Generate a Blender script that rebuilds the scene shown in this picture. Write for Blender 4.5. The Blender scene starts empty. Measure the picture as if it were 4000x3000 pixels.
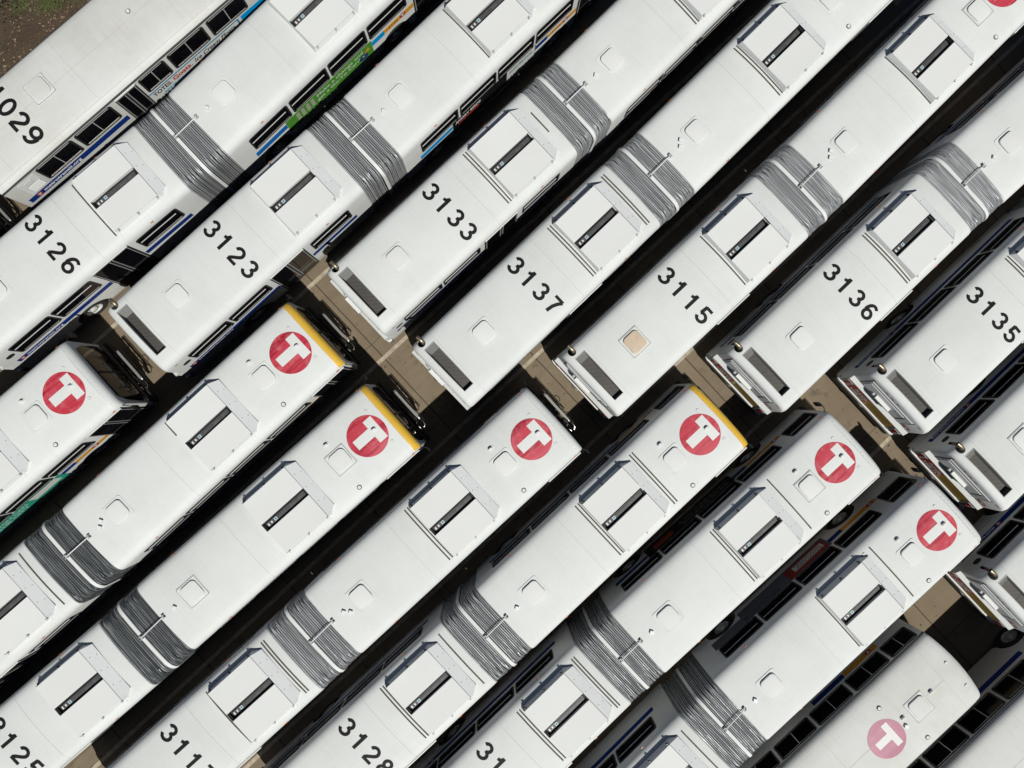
import bpy, bmesh, math, random
from mathutils import Matrix, Vector

SC = bpy.context.scene
COL = SC.collection
rad = math.radians

# ------------------------------------------------------------------ camera, sky, sun, exposure
cam_d = bpy.data.cameras.new('camera')
cam_d.sensor_width = 36.0
cam_d.lens = 36.0 * 3100 / 4000
cam_d.clip_start = 0.5
cam_d.clip_end = 3000
cam = bpy.data.objects.new('camera', cam_d)
COL.objects.link(cam)
_M = (Matrix.Rotation(-0.011941, 3, 'X') @ Matrix.Rotation(0.030125, 3, 'Y')).transposed()
cam.matrix_world = Matrix.Translation((0, 0, 26.913)) @ _M.to_4x4()
SC.camera = cam

SUN = Vector((0.291, -0.554, 1.0)).normalized()          # towards the sun
world = bpy.data.worlds.new('World')
SC.world = world
world.use_nodes = True
wn = world.node_tree
for n in list(wn.nodes):
    wn.nodes.remove(n)
sky = wn.nodes.new('ShaderNodeTexSky')
sky.sky_type = 'NISHITA'
sky.sun_disc = False
sky.sun_elevation = math.asin(SUN.z)
sky.sun_rotation = math.atan2(SUN.x, SUN.y)
sky.altitude = 250
sky.air_density = 0.48
sky.dust_density = 0.25
bg = wn.nodes.new('ShaderNodeBackground')
bg.inputs['Strength'].default_value = 0.05
wo = wn.nodes.new('ShaderNodeOutputWorld')
wn.links.new(sky.outputs[0], bg.inputs[0])
wn.links.new(bg.outputs[0], wo.inputs[0])

sun_d = bpy.data.lights.new('sun', 'SUN')
sun_d.energy = 5.0
sun_d.angle = rad(0.53)
sun_d.color = (1.0, 0.985, 0.925)
sun = bpy.data.objects.new('sun', sun_d)
COL.objects.link(sun)
sun.rotation_euler = SUN.to_track_quat('Z', 'Y').to_euler()
sun.location = (10, -18, 40)

SC.view_settings.view_transform = 'Standard'
SC.view_settings.look = 'None'
SC.view_settings.gamma = 1
SC.view_settings.exposure = -0.42
SC.cycles.diffuse_bounces = 1

# ------------------------------------------------------------------ materials
MATS = {}


def mat(name, col, rough=0.5, metal=0.0, var=0.0, scale=3.0, spec=None, bump=0.0, bscale=40.0, coat=0.0):
    if name in MATS:
        return MATS[name]
    m = bpy.data.materials.new(name)
    m.use_nodes = True
    nt = m.node_tree
    b = nt.nodes['Principled BSDF']
    b.inputs['Base Color'].default_value = (*col, 1)
    b.inputs['Roughness'].default_value = rough
    b.inputs['Metallic'].default_value = metal
    if spec is not None:
        b.inputs['Specular IOR Level'].default_value = spec
    if coat:
        b.inputs['Coat Weight'].default_value = coat
    tc = nt.nodes.new('ShaderNodeTexCoord')
    if var:
        nz = nt.nodes.new('ShaderNodeTexNoise')
        nz.inputs['Scale'].default_value = scale
        nz.inputs['Detail'].default_value = 6
        nt.links.new(tc.outputs['Object'], nz.inputs['Vector'])
        cr = nt.nodes.new('ShaderNodeMapRange')
        cr.inputs[1].default_value = 0.3
        cr.inputs[2].default_value = 0.7
        cr.inputs[3].default_value = 1 - var
        cr.inputs[4].default_value = 1 + var * 0.5
        nt.links.new(nz.outputs[0], cr.inputs[0])
        mx = nt.nodes.new('ShaderNodeVectorMath')
        mx.operation = 'SCALE'
        mx.inputs[0].default_value = col
        nt.links.new(cr.outputs[0], mx.inputs['Scale'])
        nt.links.new(mx.outputs[0], b.inputs['Base Color'])
    if bump:
        n2 = nt.nodes.new('ShaderNodeTexNoise')
        n2.inputs['Scale'].default_value = bscale
        n2.inputs['Detail'].default_value = 4
        nt.links.new(tc.outputs['Object'], n2.inputs['Vector'])
        bp = nt.nodes.new('ShaderNodeBump')
        bp.inputs['Strength'].default_value = bump
        bp.inputs['Distance'].default_value = 0.01
        nt.links.new(n2.outputs[0], bp.inputs['Height'])
        nt.links.new(bp.outputs[0], b.inputs['Normal'])
    MATS[name] = m
    return m


class NG:
    """small helper to write node maths"""
    def __init__(s, nt):
        s.nt = nt

    def n(s, t, **kw):
        x = s.nt.nodes.new(t)
        for k, v in kw.items():
            setattr(x, k, v)
        return x

    def math(s, op, a, b=None, c=None, clamp=False):
        x = s.n('ShaderNodeMath', operation=op, use_clamp=clamp)
        for i, v in enumerate((a, b, c)):
            if v is None:
                continue
            if isinstance(v, (int, float)):
                x.inputs[i].default_value = v
            else:
                s.nt.links.new(v, x.inputs[i])
        return x.outputs[0]

    def noise(s, vec, scale, detail=5, rough=0.55):
        x = s.n('ShaderNodeTexNoise')
        x.inputs['Scale'].default_value = scale
        x.inputs['Detail'].default_value = detail
        x.inputs['Roughness'].default_value = rough
        s.nt.links.new(vec, x.inputs['Vector'])
        return x.outputs[0]

    def ramp(s, v, lo, hi, a=0.0, b=1.0):
        x = s.n('ShaderNodeMapRange')
        x.inputs[1].default_value = lo
        x.inputs[2].default_value = hi
        x.inputs[3].default_value = a
        x.inputs[4].default_value = b
        s.nt.links.new(v, x.inputs[0])
        return x.outputs[0]

    def mix(s, f, a, b):
        x = s.n('ShaderNodeMix', data_type='RGBA')
        if isinstance(f, (int, float)):
            x.inputs[0].default_value = f
        else:
            s.nt.links.new(f, x.inputs[0])
        for i, v in ((6, a), (7, b)):
            if isinstance(v, tuple):
                x.inputs[i].default_value = (*v, 1)
            else:
                s.nt.links.new(v, x.inputs[i])
        return x.outputs[2]


def paint_white(name, base, dirt, amount, grid=0.0, rough=0.42):
    m = bpy.data.materials.new(name)
    m.use_nodes = True
    nt = m.node_tree
    g = NG(nt)
    b = nt.nodes['Principled BSDF']
    tc = g.n('ShaderNodeTexCoord')
    oi = g.n('ShaderNodeObjectInfo')
    vec = g.n('ShaderNodeVectorMath', operation='ADD')
    nt.links.new(tc.outputs['Object'], vec.inputs[0])
    rnd = g.math('MULTIPLY', oi.outputs['Random'], 40.0)
    nt.links.new(rnd, vec.inputs[1])
    v = vec.outputs[0]
    big = g.ramp(g.noise(v, 0.55, 6, 0.6), 0.42, 0.72)
    fine = g.ramp(g.noise(v, 9.0, 8, 0.7), 0.5, 0.8)
    speck = g.ramp(g.noise(v, 26.0, 2, 0.5), 0.73, 0.8)
    f = g.math('ADD', g.math('MULTIPLY', big, amount), g.math('MULTIPLY', fine, amount * 0.5))
    f = g.math('ADD', f, g.math('MULTIPLY', speck, min(0.5, amount * 2.5)), clamp=True)
    # streaks that run across the roof with the rain
    mp = g.n('ShaderNodeMapping')
    mp.inputs['Scale'].default_value = (5.0, 0.5, 1.0)
    nt.links.new(v, mp.inputs[0])
    st = g.ramp(g.noise(mp.outputs[0], 1.3, 5, 0.6), 0.52, 0.78)
    f = g.math('ADD', f, g.math('MULTIPLY', st, amount * 0.45), clamp=True)
    col = g.mix(f, base, dirt)
    if grid:
        br = g.n('ShaderNodeTexBrick')
        br.inputs['Scale'].default_value = 1.0
        br.inputs['Brick Width'].default_value = 0.62
        br.inputs['Row Height'].default_value = 0.41
        br.inputs['Mortar Size'].default_value = 0.012
        br.inputs['Mortar Smooth'].default_value = 0.6
        br.offset = 0.0
        br.inputs['Color1'].default_value = (0, 0, 0, 1)
        br.inputs['Color2'].default_value = (0, 0, 0, 1)
        br.inputs['Mortar'].default_value = (1, 1, 1, 1)
        nt.links.new(tc.outputs['Object'], br.inputs['Vector'])
        ff = g.math('MULTIPLY', br.outputs['Color'], grid)
        ff = g.math('MULTIPLY', ff, g.ramp(g.noise(v, 1.1, 3), 0.4, 0.65))
        col = g.mix(ff, col, (0.95, 0.95, 0.93))
    tone = g.n('ShaderNodeVectorMath', operation='SCALE')
    nt.links.new(col, tone.inputs[0])
    nt.links.new(g.ramp(oi.outputs['Random'], 0.0, 1.0, 0.955, 1.0), tone.inputs['Scale'])
    nt.links.new(tone.outputs[0], b.inputs['Base Color'])
    b.inputs['Roughness'].default_value = rough
    b.inputs['Specular IOR Level'].default_value = 0.18
    bp = g.n('ShaderNodeBump')
    bp.inputs['Strength'].default_value = 0.06
    bp.inputs['Distance'].default_value = 0.02
    nt.links.new(g.noise(v, 3.0, 3), bp.inputs['Height'])
    nt.links.new(bp.outputs[0], b.inputs['Normal'])
    MATS[name] = m
    return m


WHITE = paint_white('white_paint', (0.735, 0.75, 0.735), (0.53, 0.53, 0.50), 0.28, grid=0.16, rough=0.6)
OLDWHITE = paint_white('weathered_white_paint', (0.685, 0.692, 0.67), (0.50, 0.49, 0.43), 0.46, rough=0.55)
COVER = paint_white('cover_white', (0.765, 0.775, 0.76), (0.62, 0.62, 0.58), 0.16, rough=0.62)
PANELGREY = mat('grey_panel', (0.80, 0.81, 0.81), 0.5, var=0.02)
BLACKRUB = mat('black_rubber', (0.018, 0.018, 0.019), 0.6, var=0.3, scale=8)
FRAME = mat('window_frame_black', (0.03, 0.03, 0.03), 0.45, var=0.2)
GLASS = mat('dark_glass', (0.004, 0.004, 0.006), 0.08, spec=0.28)
TRIM = mat('silver_trim', (0.55, 0.53, 0.5), 0.35, metal=0.6)
WELL = mat('wheel_well_dark', (0.012, 0.012, 0.012), 0.9)
TYRE = mat('tyre', (0.02, 0.02, 0.02), 0.8, var=0.3, scale=6)
RIM = mat('rim', (0.6, 0.6, 0.58), 0.4, var=0.25, scale=7)
GREY = mat('grey_rail', (0.42, 0.43, 0.43), 0.5)
STRIP = mat('roof_strip', (0.085, 0.082, 0.068), 0.8, var=0.3, scale=6)
SEAM = mat('seam_line', (0.5, 0.5, 0.48), 0.7)
NUMBER = mat('number_black', (0.012, 0.012, 0.013), 0.6, var=0.3, scale=5, spec=0.2)
BLUE = mat('blue_vinyl', (0.006, 0.03, 0.19), 0.45, spec=0.2)
SKYBLUE = mat('sky_blue_vinyl', (0.0, 0.32, 0.72), 0.4)
MIDBLUE = mat('mid_blue_vinyl', (0.005, 0.16, 0.50), 0.4)
ORANGE = mat('orange_vinyl', (0.72, 0.33, 0.03), 0.4)
GREEN = mat('green_vinyl', (0.08, 0.29, 0.035), 0.45, var=0.06)
TEAL = mat('teal_vinyl', (0.03, 0.34, 0.23), 0.45, var=0.06)
ADBLACK = mat('advert_black', (0.008, 0.008, 0.01), 0.35)
ADWHITE = mat('advert_white', (0.68, 0.68, 0.66), 0.45)
LETWHITE = mat('letter_white', (0.85, 0.87, 0.9), 0.45)
LETRED = mat('letter_red', (0.5, 0.03, 0.02), 0.45)
LETTEAL = mat('letter_teal', (0.05, 0.38, 0.33), 0.45)
LETCYAN = mat('letter_cyan', (0.1, 0.42, 0.6), 0.45)
RED = mat('sign_red', (0.45, 0.02, 0.02), 0.45)
LAMPRED = mat('lamp_red', (0.25, 0.012, 0.012), 0.2)
LAMPAMB = mat('lamp_amber', (0.55, 0.13, 0.04), 0.25)
YELLOW = mat('yellow_paint', (0.80, 0.49, 0.055), 0.4, var=0.05)
YSIGN = mat('sign_yellow', (0.45, 0.27, 0.03), 0.45)
TAN = mat('tan_cover', (0.62, 0.49, 0.36), 0.5, var=0.1, scale=5)
STEEL = mat('steel', (0.45, 0.43, 0.4), 0.25, metal=0.9)
BRASS = mat('exhaust_steel', (0.34, 0.28, 0.20), 0.38, metal=0.8, var=0.3, scale=9)
SLOTDARK = mat('channel_dark', (0.012, 0.012, 0.013), 0.6)
SLOTGREY = mat('channel_grey', (0.085, 0.085, 0.088), 0.5, var=0.35, scale=10)
RACKDARK = mat('rack_dark', (0.03, 0.03, 0.032), 0.35, metal=0.5)


def mesh_grille():
    m = bpy.data.materials.new('grille_mesh')
    m.use_nodes = True
    nt = m.node_tree
    g = NG(nt)
    b = nt.nodes['Principled BSDF']
    tc = g.n('ShaderNodeTexCoord')
    w = g.n('ShaderNodeTexWave', wave_type='BANDS', bands_direction='DIAGONAL')
    w.inputs['Scale'].default_value = 11.0
    w.inputs['Distortion'].default_value = 1.5
    w.inputs['Detail Scale'].default_value = 9
    nt.links.new(tc.outputs['Object'], w.inputs['Vector'])
    f = g.math('MULTIPLY', w.outputs['Fac'], g.ramp(g.noise(tc.outputs['Object'], 1.2, 3), 0.3, 0.7, 0.75, 1.0))
    col = g.mix(f, (0.03, 0.029, 0.026), (0.15, 0.14, 0.125))
    nt.links.new(col, b.inputs['Base Color'])
    b.inputs['Roughness'].default_value = 0.6
    b.inputs['Metallic'].default_value = 0.3
    MATS['grille_mesh'] = m
    return m


GRILLE = mesh_grille()


def bellows_mat(name, lo, hi, rough):
    m = bpy.data.materials.new(name)
    m.use_nodes = True
    nt = m.node_tree
    g = NG(nt)
    b = nt.nodes['Principled BSDF']
    tc = g.n('ShaderNodeTexCoord')
    mp = g.n('ShaderNodeMapping')
    mp.inputs['Scale'].default_value = (9.0, 0.9, 0.9)
    nt.links.new(tc.outputs['Object'], mp.inputs[0])
    f = g.ramp(g.noise(mp.outputs[0], 1.0, 5, 0.6), 0.3, 0.7)
    col = g.mix(f, lo, hi)
    nt.links.new(col, b.inputs['Base Color'])
    b.inputs['Roughness'].default_value = rough
    b.inputs['Specular IOR Level'].default_value = 1.0
    b.inputs['IOR'].default_value = 1.7
    MATS[name] = m
    return m


def crest_mat(name, lo, hi, rough):
    m = bpy.data.materials.new(name)
    m.use_nodes = True
    nt = m.node_tree
    g = NG(nt)
    b = nt.nodes['Principled BSDF']
    tc = g.n('ShaderNodeTexCoord')
    mp = g.n('ShaderNodeMapping')
    mp.inputs['Scale'].default_value = (15.0, 0.22, 0.22)
    nt.links.new(tc.outputs['Object'], mp.inputs[0])
    f = g.ramp(g.noise(mp.outputs[0], 1.0, 6, 0.7), 0.32, 0.68)
    nt.links.new(g.mix(f, lo, hi), b.inputs['Base Color'])
    b.inputs['Metallic'].default_value = 0.45
    b.inputs['Roughness'].default_value = rough
    MATS[name] = m
    return m


CREST = crest_mat('crest_aluminium', (0.36, 0.37, 0.38), (0.80, 0.82, 0.83), 0.48)
CRESTD = crest_mat('crest_dull', (0.12, 0.13, 0.135), (0.48, 0.50, 0.505), 0.5)
BELLOWS = bellows_mat('bellows_grey', (0.022, 0.022, 0.024), (0.06, 0.062, 0.064), 0.5)
BELLOWSD = bellows_mat('bellows_charcoal', (0.018, 0.019, 0.02), (0.045, 0.047, 0.05), 0.5)


def logo_mat(name, red, red2, white, fade, tbar):
    """disc with the T cut out; object origin = disc centre, +x = towards the front"""
    m = bpy.data.materials.new(name)
    m.use_nodes = True
    nt = m.node_tree
    g = NG(nt)
    b = nt.nodes['Principled BSDF']
    tc = g.n('ShaderNodeTexCoord')
    oi = g.n('ShaderNodeObjectInfo')
    sp = g.n('ShaderNodeSeparateXYZ')
    nt.links.new(tc.outputs['Object'], sp.inputs[0])
    x, y = sp.outputs[0], sp.outputs[1]
    ay = g.math('ABSOLUTE', y)
    xt, xb, xs, hb, hs = tbar
    bar = g.math('MULTIPLY', g.math('MULTIPLY', g.math('LESS_THAN', x, xt), g.math('GREATER_THAN', x, xb)),
                 g.math('LESS_THAN', ay, hb))
    stem = g.math('MULTIPLY', g.math('MULTIPLY', g.math('LESS_THAN', x, xb + 0.001), g.math('GREATER_THAN', x, xs)),
                  g.math('LESS_THAN', ay, hs))
    t = g.math('MAXIMUM', bar, stem)
    off = g.n('ShaderNodeVectorMath', operation='ADD')
    nt.links.new(tc.outputs['Object'], off.inputs[0])
    nt.links.new(g.math('MULTIPLY', oi.outputs['Random'], 30.0), off.inputs[1])
    mp = g.n('ShaderNodeMapping')
    mp.inputs['Scale'].default_value = (0.6, 5.0, 1.0)
    nt.links.new(off.outputs[0], mp.inputs[0])
    f = g.ramp(g.noise(mp.outputs[0], 1.4, 6, 0.6), 0.35, 0.7)
    col = g.mix(f, red, red2)
    w = g.ramp(g.noise(off.outputs[0], 3.0, 9, 0.8), 0.5, 0.85, 0.0, fade)
    mq = g.n('ShaderNodeMapping')
    mq.inputs['Scale'].default_value = (0.3, 5.0, 1.0)
    nt.links.new(off.outputs[0], mq.inputs[0])
    crease = g.ramp(g.noise(mq.outputs[0], 1.0, 3, 0.5), 0.54, 0.6, 0.0, 0.85)
    col = g.mix(crease, col, (0.36, 0.012, 0.03) if fade > 0.5 else red)
    col = g.mix(w, col, (0.72, 0.45, 0.47))
    col = g.mix(t, col, white)
    nt.links.new(col, b.inputs['Base Color'])
    b.inputs['Roughness'].default_value = 0.4
    b.inputs['Specular IOR Level'].default_value = 0.35
    MATS[name] = m
    return m


WT = (0.735, 0.75, 0.735)
LOGO = logo_mat('round_emblem_red', (0.50, 0.035, 0.06), (0.60, 0.075, 0.105), WT, 0.6,
                (0.455, 0.155, -0.46, 0.40, 0.155))
LOGOPINK = logo_mat('round_emblem_faded', (0.42, 0.145, 0.215), (0.47, 0.18, 0.26), (0.7, 0.7, 0.67), 0.35,
                    (0.315, 0.105, -0.385, 0.40, 0.115))


def ground_mat():
    m = bpy.data.materials.new('concrete_slabs')
    m.use_nodes = True
    nt = m.node_tree
    g = NG(nt)
    b = nt.nodes['Principled BSDF']
    tc = g.n('ShaderNodeTexCoord')
    o = tc.outputs['Object']                          # object is turned so +x runs along the lanes
    sp = g.n('ShaderNodeSeparateXYZ')
    nt.links.new(o, sp.inputs[0])
    wob = g.math('MULTIPLY', g.math('SUBTRACT', g.noise(o, 1.6, 3), 0.5), 0.03)
    fx = g.math('ABSOLUTE', g.math('SUBTRACT', g.math('FRACT', g.math('DIVIDE', g.math('ADD', g.math('ADD', sp.outputs[0], wob), 506.125), 3.75)), 0.5))
    fy = g.math('ABSOLUTE', g.math('SUBTRACT', g.math('FRACT', g.math('DIVIDE', g.math('ADD', g.math('ADD', sp.outputs[1], wob), 519.0 - 3.9 + 1.73), 3.46)), 0.5))
    jx = g.ramp(g.math('MULTIPLY', fx, 3.75), 0.01, 0.03, 1, 0)
    jy = g.ramp(g.math('MULTIPLY', fy, 3.46), 0.008, 0.026, 1, 0)
    j = g.math('MAXIMUM', jx, g.math('MULTIPLY', jy, 0.55))
    n1 = g.ramp(g.noise(o, 0.5, 8, 0.6), 0.35, 0.7)
    n2 = g.ramp(g.noise(o, 3.0, 8, 0.7), 0.3, 0.75)
    n3 = g.ramp(g.noise(o, 45, 3, 0.6), 0.35, 0.75)
    st = g.ramp(g.noise(o, 1.5, 3, 0.5), 0.63, 0.75)
    col = g.mix(n1, (0.185, 0.142, 0.094), (0.25, 0.20, 0.138))
    col = g.mix(g.math('MULTIPLY', n2, 0.45), col, (0.14, 0.108, 0.075))
    col = g.mix(g.math('MULTIPLY', n3, 0.3), col, (0.33, 0.27, 0.19))
    tw = g.n('ShaderNodeMapping')
    tw.inputs['Scale'].default_value = (0.12, 2.6, 1.0)
    nt.links.new(o, tw.inputs[0])
    tyre = g.ramp(g.noise(tw.outputs[0], 1.0, 4, 0.6), 0.5, 0.72)
    drip = g.ramp(g.noise(o, 6.5, 2, 0.4), 0.69, 0.73)
    col = g.mix(g.math('MULTIPLY', tyre, 0.3), col, (0.12, 0.095, 0.07))
    col = g.mix(g.math('MULTIPLY', drip, 0.75), col, (0.06, 0.047, 0.036))
    col = g.mix(g.math('MULTIPLY', st, 0.65), col, (0.10, 0.08, 0.06))
    col = g.mix(g.math('MULTIPLY', j, 0.8), col, (0.05, 0.038, 0.028))
    nt.links.new(col, b.inputs['Base Color'])
    b.inputs['Roughness'].default_value = 0.9
    b.inputs['Specular IOR Level'].default_value = 0.2
    bp = g.n('ShaderNodeBump')
    bp.inputs['Strength'].default_value = 0.35
    bp.inputs['Distance'].default_value = 0.01
    nt.links.new(g.math('SUBTRACT', n3, g.math('MULTIPLY', j, 2.0)), bp.inputs['Height'])
    nt.links.new(bp.outputs[0], b.inputs['Normal'])
    return m


# ------------------------------------------------------------------ mesh helpers
class MB:
    def __init__(s):
        s.v, s.f, s.m = [], [], []

    def add(s, vs, fs, mi=0):
        k = len(s.v)
        s.v += [tuple(p) for p in vs]
        s.f += [tuple(k + i for i in f) for f in fs]
        s.m += [mi] * len(fs)
        return s

    def box(s, x0, x1, y0, y1, z0, z1, mi=0, bev=0.0):
        if x0 > x1: x0, x1 = x1, x0
        if y0 > y1: y0, y1 = y1, y0
        if z0 > z1: z0, z1 = z1, z0
        if bev <= 0:
            vs = [(x, y, z) for z in (z0, z1) for y in (y0, y1) for x in (x0, x1)]
            return s.add(vs, [(0, 2, 3, 1), (4, 5, 7, 6), (0, 1, 5, 4), (2, 6, 7, 3), (0, 4, 6, 2), (1, 3, 7, 5)], mi)
        b = bev
        lay = []
        for (z, i) in ((z0, b), (z0 + b, 0), (z1 - b, 0), (z1, b)):
            X0, X1, Y0, Y1 = x0 + i, x1 - i, y0 + i, y1 - i
            c = b
            lay.append([(X0 + c, Y0, z), (X1 - c, Y0, z), (X1, Y0 + c, z), (X1, Y1 - c, z),
                        (X1 - c, Y1, z), (X0 + c, Y1, z), (X0, Y1 - c, z), (X0, Y0 + c, z)])
        vs = [p for l in lay for p in l]
        fs = [tuple(reversed(range(8))), tuple(range(24, 32))]
        for k in range(3):
            for i in range(8):
                fs.append((k * 8 + i, k * 8 + (i + 1) % 8, k * 8 + 8 + (i + 1) % 8, k * 8 + 8 + i))
        return s.add(vs, fs, mi)

    def prism(s, poly, axis, a, b, mi=0):
        """extrude a closed 2D polygon (CCW) between a and b along axis 'x','y' or 'z'"""
        n = len(poly)

        def P(p, t):
            return {'x': (t, p[0], p[1]), 'y': (p[0], t, p[1]), 'z': (p[0], p[1], t)}[axis]
        vs = [P(p, a) for p in poly] + [P(p, b) for p in poly]
        fs = [tuple(range(n)), tuple(range(2 * n - 1, n - 1, -1))]
        fs += [(i, n + i, n + (i + 1) % n, (i + 1) % n) for i in range(n)]
        return s.add(vs, fs, mi)

    def tube(s, pts, r, n=8, mi=0, cap=True):
        pts = [Vector(p) for p in pts]
        rs = r if isinstance(r, (list, tuple)) else [r] * len(pts)
        rings = []
        up = Vector((0, 0, 1))
        for i, p in enumerate(pts):
            d = (pts[min(i + 1, len(pts) - 1)] - pts[max(i - 1, 0)]).normalized()
            a = d.cross(up)
            if a.length < 1e-3:
                a = d.cross(Vector((1, 0, 0)))
            a.normalize()
            b = d.cross(a)
            rings.append([p + (a * math.cos(2 * math.pi * k / n) + b * math.sin(2 * math.pi * k / n)) * rs[i] for k in range(n)])
        vs = [q for R in rings for q in R]
        fs = []
        for i in range(len(pts) - 1):
            for k in range(n):
                fs.append((i * n + k, i * n + (k + 1) % n, (i + 1) * n + (k + 1) % n, (i + 1) * n + k))
        if cap:
            fs.append(tuple(reversed(range(n))))
            fs.append(tuple(range((len(pts) - 1) * n, len(pts) * n)))
        return s.add(vs, fs, mi)

    def disc(s, cx, cy, z0, z1, r, n=20, mi=0, r2=None):
        r2 = r if r2 is None else r2
        vs = [(cx + r * math.cos(2 * math.pi * k / n), cy + r * math.sin(2 * math.pi * k / n), z0) for k in range(n)]
        vs += [(cx + r2 * math.cos(2 * math.pi * k / n), cy + r2 * math.sin(2 * math.pi * k / n), z1) for k in range(n)]
        fs = [tuple(reversed(range(n))), tuple(range(n, 2 * n))]
        fs += [(k, (k + 1) % n, n + (k + 1) % n, n + k) for k in range(n)]
        return s.add(vs, fs, mi)

    def mesh(s, name, mats, angle=35, flip=False):
        me = bpy.data.meshes.new(name)
        me.from_pydata(s.v, [], s.f)
        for m in (mats if isinstance(mats, (list, tuple)) else [mats]):
            me.materials.append(m)
        me.polygons.foreach_set('material_index', s.m)
        bm = bmesh.new()
        bm.from_mesh(me)
        bmesh.ops.recalc_face_normals(bm, faces=bm.faces)
        if flip:
            bmesh.ops.reverse_faces(bm, faces=bm.faces)
        bm.to_mesh(me)
        bm.free()
        if angle:
            me.polygons.foreach_set('use_smooth', [True] * len(me.polygons))
            me.set_sharp_from_angle(angle=rad(angle))
        me.update()
        return me


def obj(name, me, parent=None, loc=(0, 0, 0), rz=0.0, label=None):
    o = bpy.data.objects.new(name, me)
    COL.objects.link(o)
    o.location = loc
    o.rotation_euler = (0, 0, rz)
    if parent is not None:
        o.parent = parent
    if label:
        o['label'] = label
    return o


CACHE = {}


def cached(key, fn):
    if key not in CACHE:
        CACHE[key] = fn()
    return CACHE[key]


def round_rect(x0, x1, y0, y1, r, n=5):
    pts = []
    for cx, cy, a0 in ((x1 - r, y0 + r, -90), (x1 - r, y1 - r, 0), (x0 + r, y1 - r, 90), (x0 + r, y0 + r, 180)):
        for k in range(n + 1):
            a = rad(a0 + 90 * k / n)
            pts.append((cx + r * math.cos(a), cy + r * math.sin(a)))
    return pts


# ------------------------------------------------------------------ body shape
HW = 1.30
TOP = [(1.0, 3.025), (0.75, 3.052), (0.5, 3.072), (0.25, 3.085), (0.0, 3.09)]


def zroof(y):
    a = abs(y)
    if a <= 1.0:
        return 3.09 - 0.065 * a * a
    p = [(1.0, 3.025), (1.08, 3.006), (1.15, 2.976), (1.21, 2.93), (1.255, 2.865), (1.285, 2.785), (1.30, 2.69)]
    for (a0, z0), (a1, z1) in zip(p, p[1:]):
        if a <= a1:
            return z0 + (z1 - z0) * (a - a0) / (a1 - a0)
    return 2.69


def half_profile(zb=0.36):
    return [(1.27, zb), (1.295, zb + 0.05), (1.30, 0.9), (1.30, 1.8), (1.30, 2.69), (1.285, 2.785), (1.255, 2.865), (1.21, 2.93),
            (1.15, 2.976), (1.08, 3.006), (1.0, 3.025), (0.75, 3.0534), (0.5, 3.0738), (0.25, 3.086), (0.0, 3.09)]


def ring(x, top=0.0, side=0.0, zb=0.36, hw=1.30):
    hp = half_profile(zb)
    out = []
    k = hw / 1.30 * (1.30 - side) / 1.30

    def t(z):
        return z - top * min(1, max(0, (z - 2.0) / 1.0))
    for y, z in hp:
        out.append((x, -y * k, t(z)))
    for y, z in reversed(hp[:-1]):
        out.append((x, y * k, t(z)))
    return out


def shell(stations):
    mb = MB()
    rs = [ring(*st) for st in stations]
    n = len(rs[0])
    mb.v = [p for r in rs for p in r]
    for i in range(len(rs) - 1):
        for k in range(n):
            mb.f.append((i * n + k, i * n + (k + 1) % n, (i + 1) * n + (k + 1) % n, (i + 1) * n + k))
    mb.f.append(tuple(range(n)))
    mb.f.append(tuple((len(rs) - 1) * n + k for k in reversed(range(n))))
    mb.m = [0] * len(mb.f)
    return mb


def cyl_y(x, z, r, y0, y1, n=36):
    mb = MB()
    mb.prism([(x + r * math.cos(2 * math.pi * k / n), z + r * math.sin(2 * math.pi * k / n)) for k in range(n)], 'y', y0, y1)
    return mb


def boolean_cut(me, cutters, dark_test, mats, angle=32):
    base = bpy.data.objects.new('tmp', me)
    COL.objects.link(base)
    tmp = []
    for c in cutters:
        cm = c.mesh('cut', mats[0], angle=0)
        co = bpy.data.objects.new('tmpc', cm)
        COL.objects.link(co)
        md = base.modifiers.new('b', 'BOOLEAN')
        md.operation = 'DIFFERENCE'
        md.solver = 'EXACT'
        md.object = co
        tmp.append(co)
    dg = bpy.context.evaluated_depsgraph_get()
    dg.update()
    out = bpy.data.meshes.new_from_object(base.evaluated_get(dg))
    for o in tmp + [base]:
        d = o.data
        bpy.data.objects.remove(o, do_unlink=True)
        if d is not me and d.users == 0:
            bpy.data.meshes.remove(d)
    out.materials.clear()
    for m in mats:
        out.materials.append(m)
    for p in out.polygons:
        p.material_index = dark_test(p.center, p.normal)
    out.polygons.foreach_set('use_smooth', [True] * len(out.polygons))
    out.set_sharp_from_angle(angle=rad(angle))
    return out


def in_well(c, axles):
    for ax in axles:
        if math.hypot(c.x - ax, c.z - 0.5) < 0.655 and abs(c.y) < 1.285:
            return True
    return False


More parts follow.
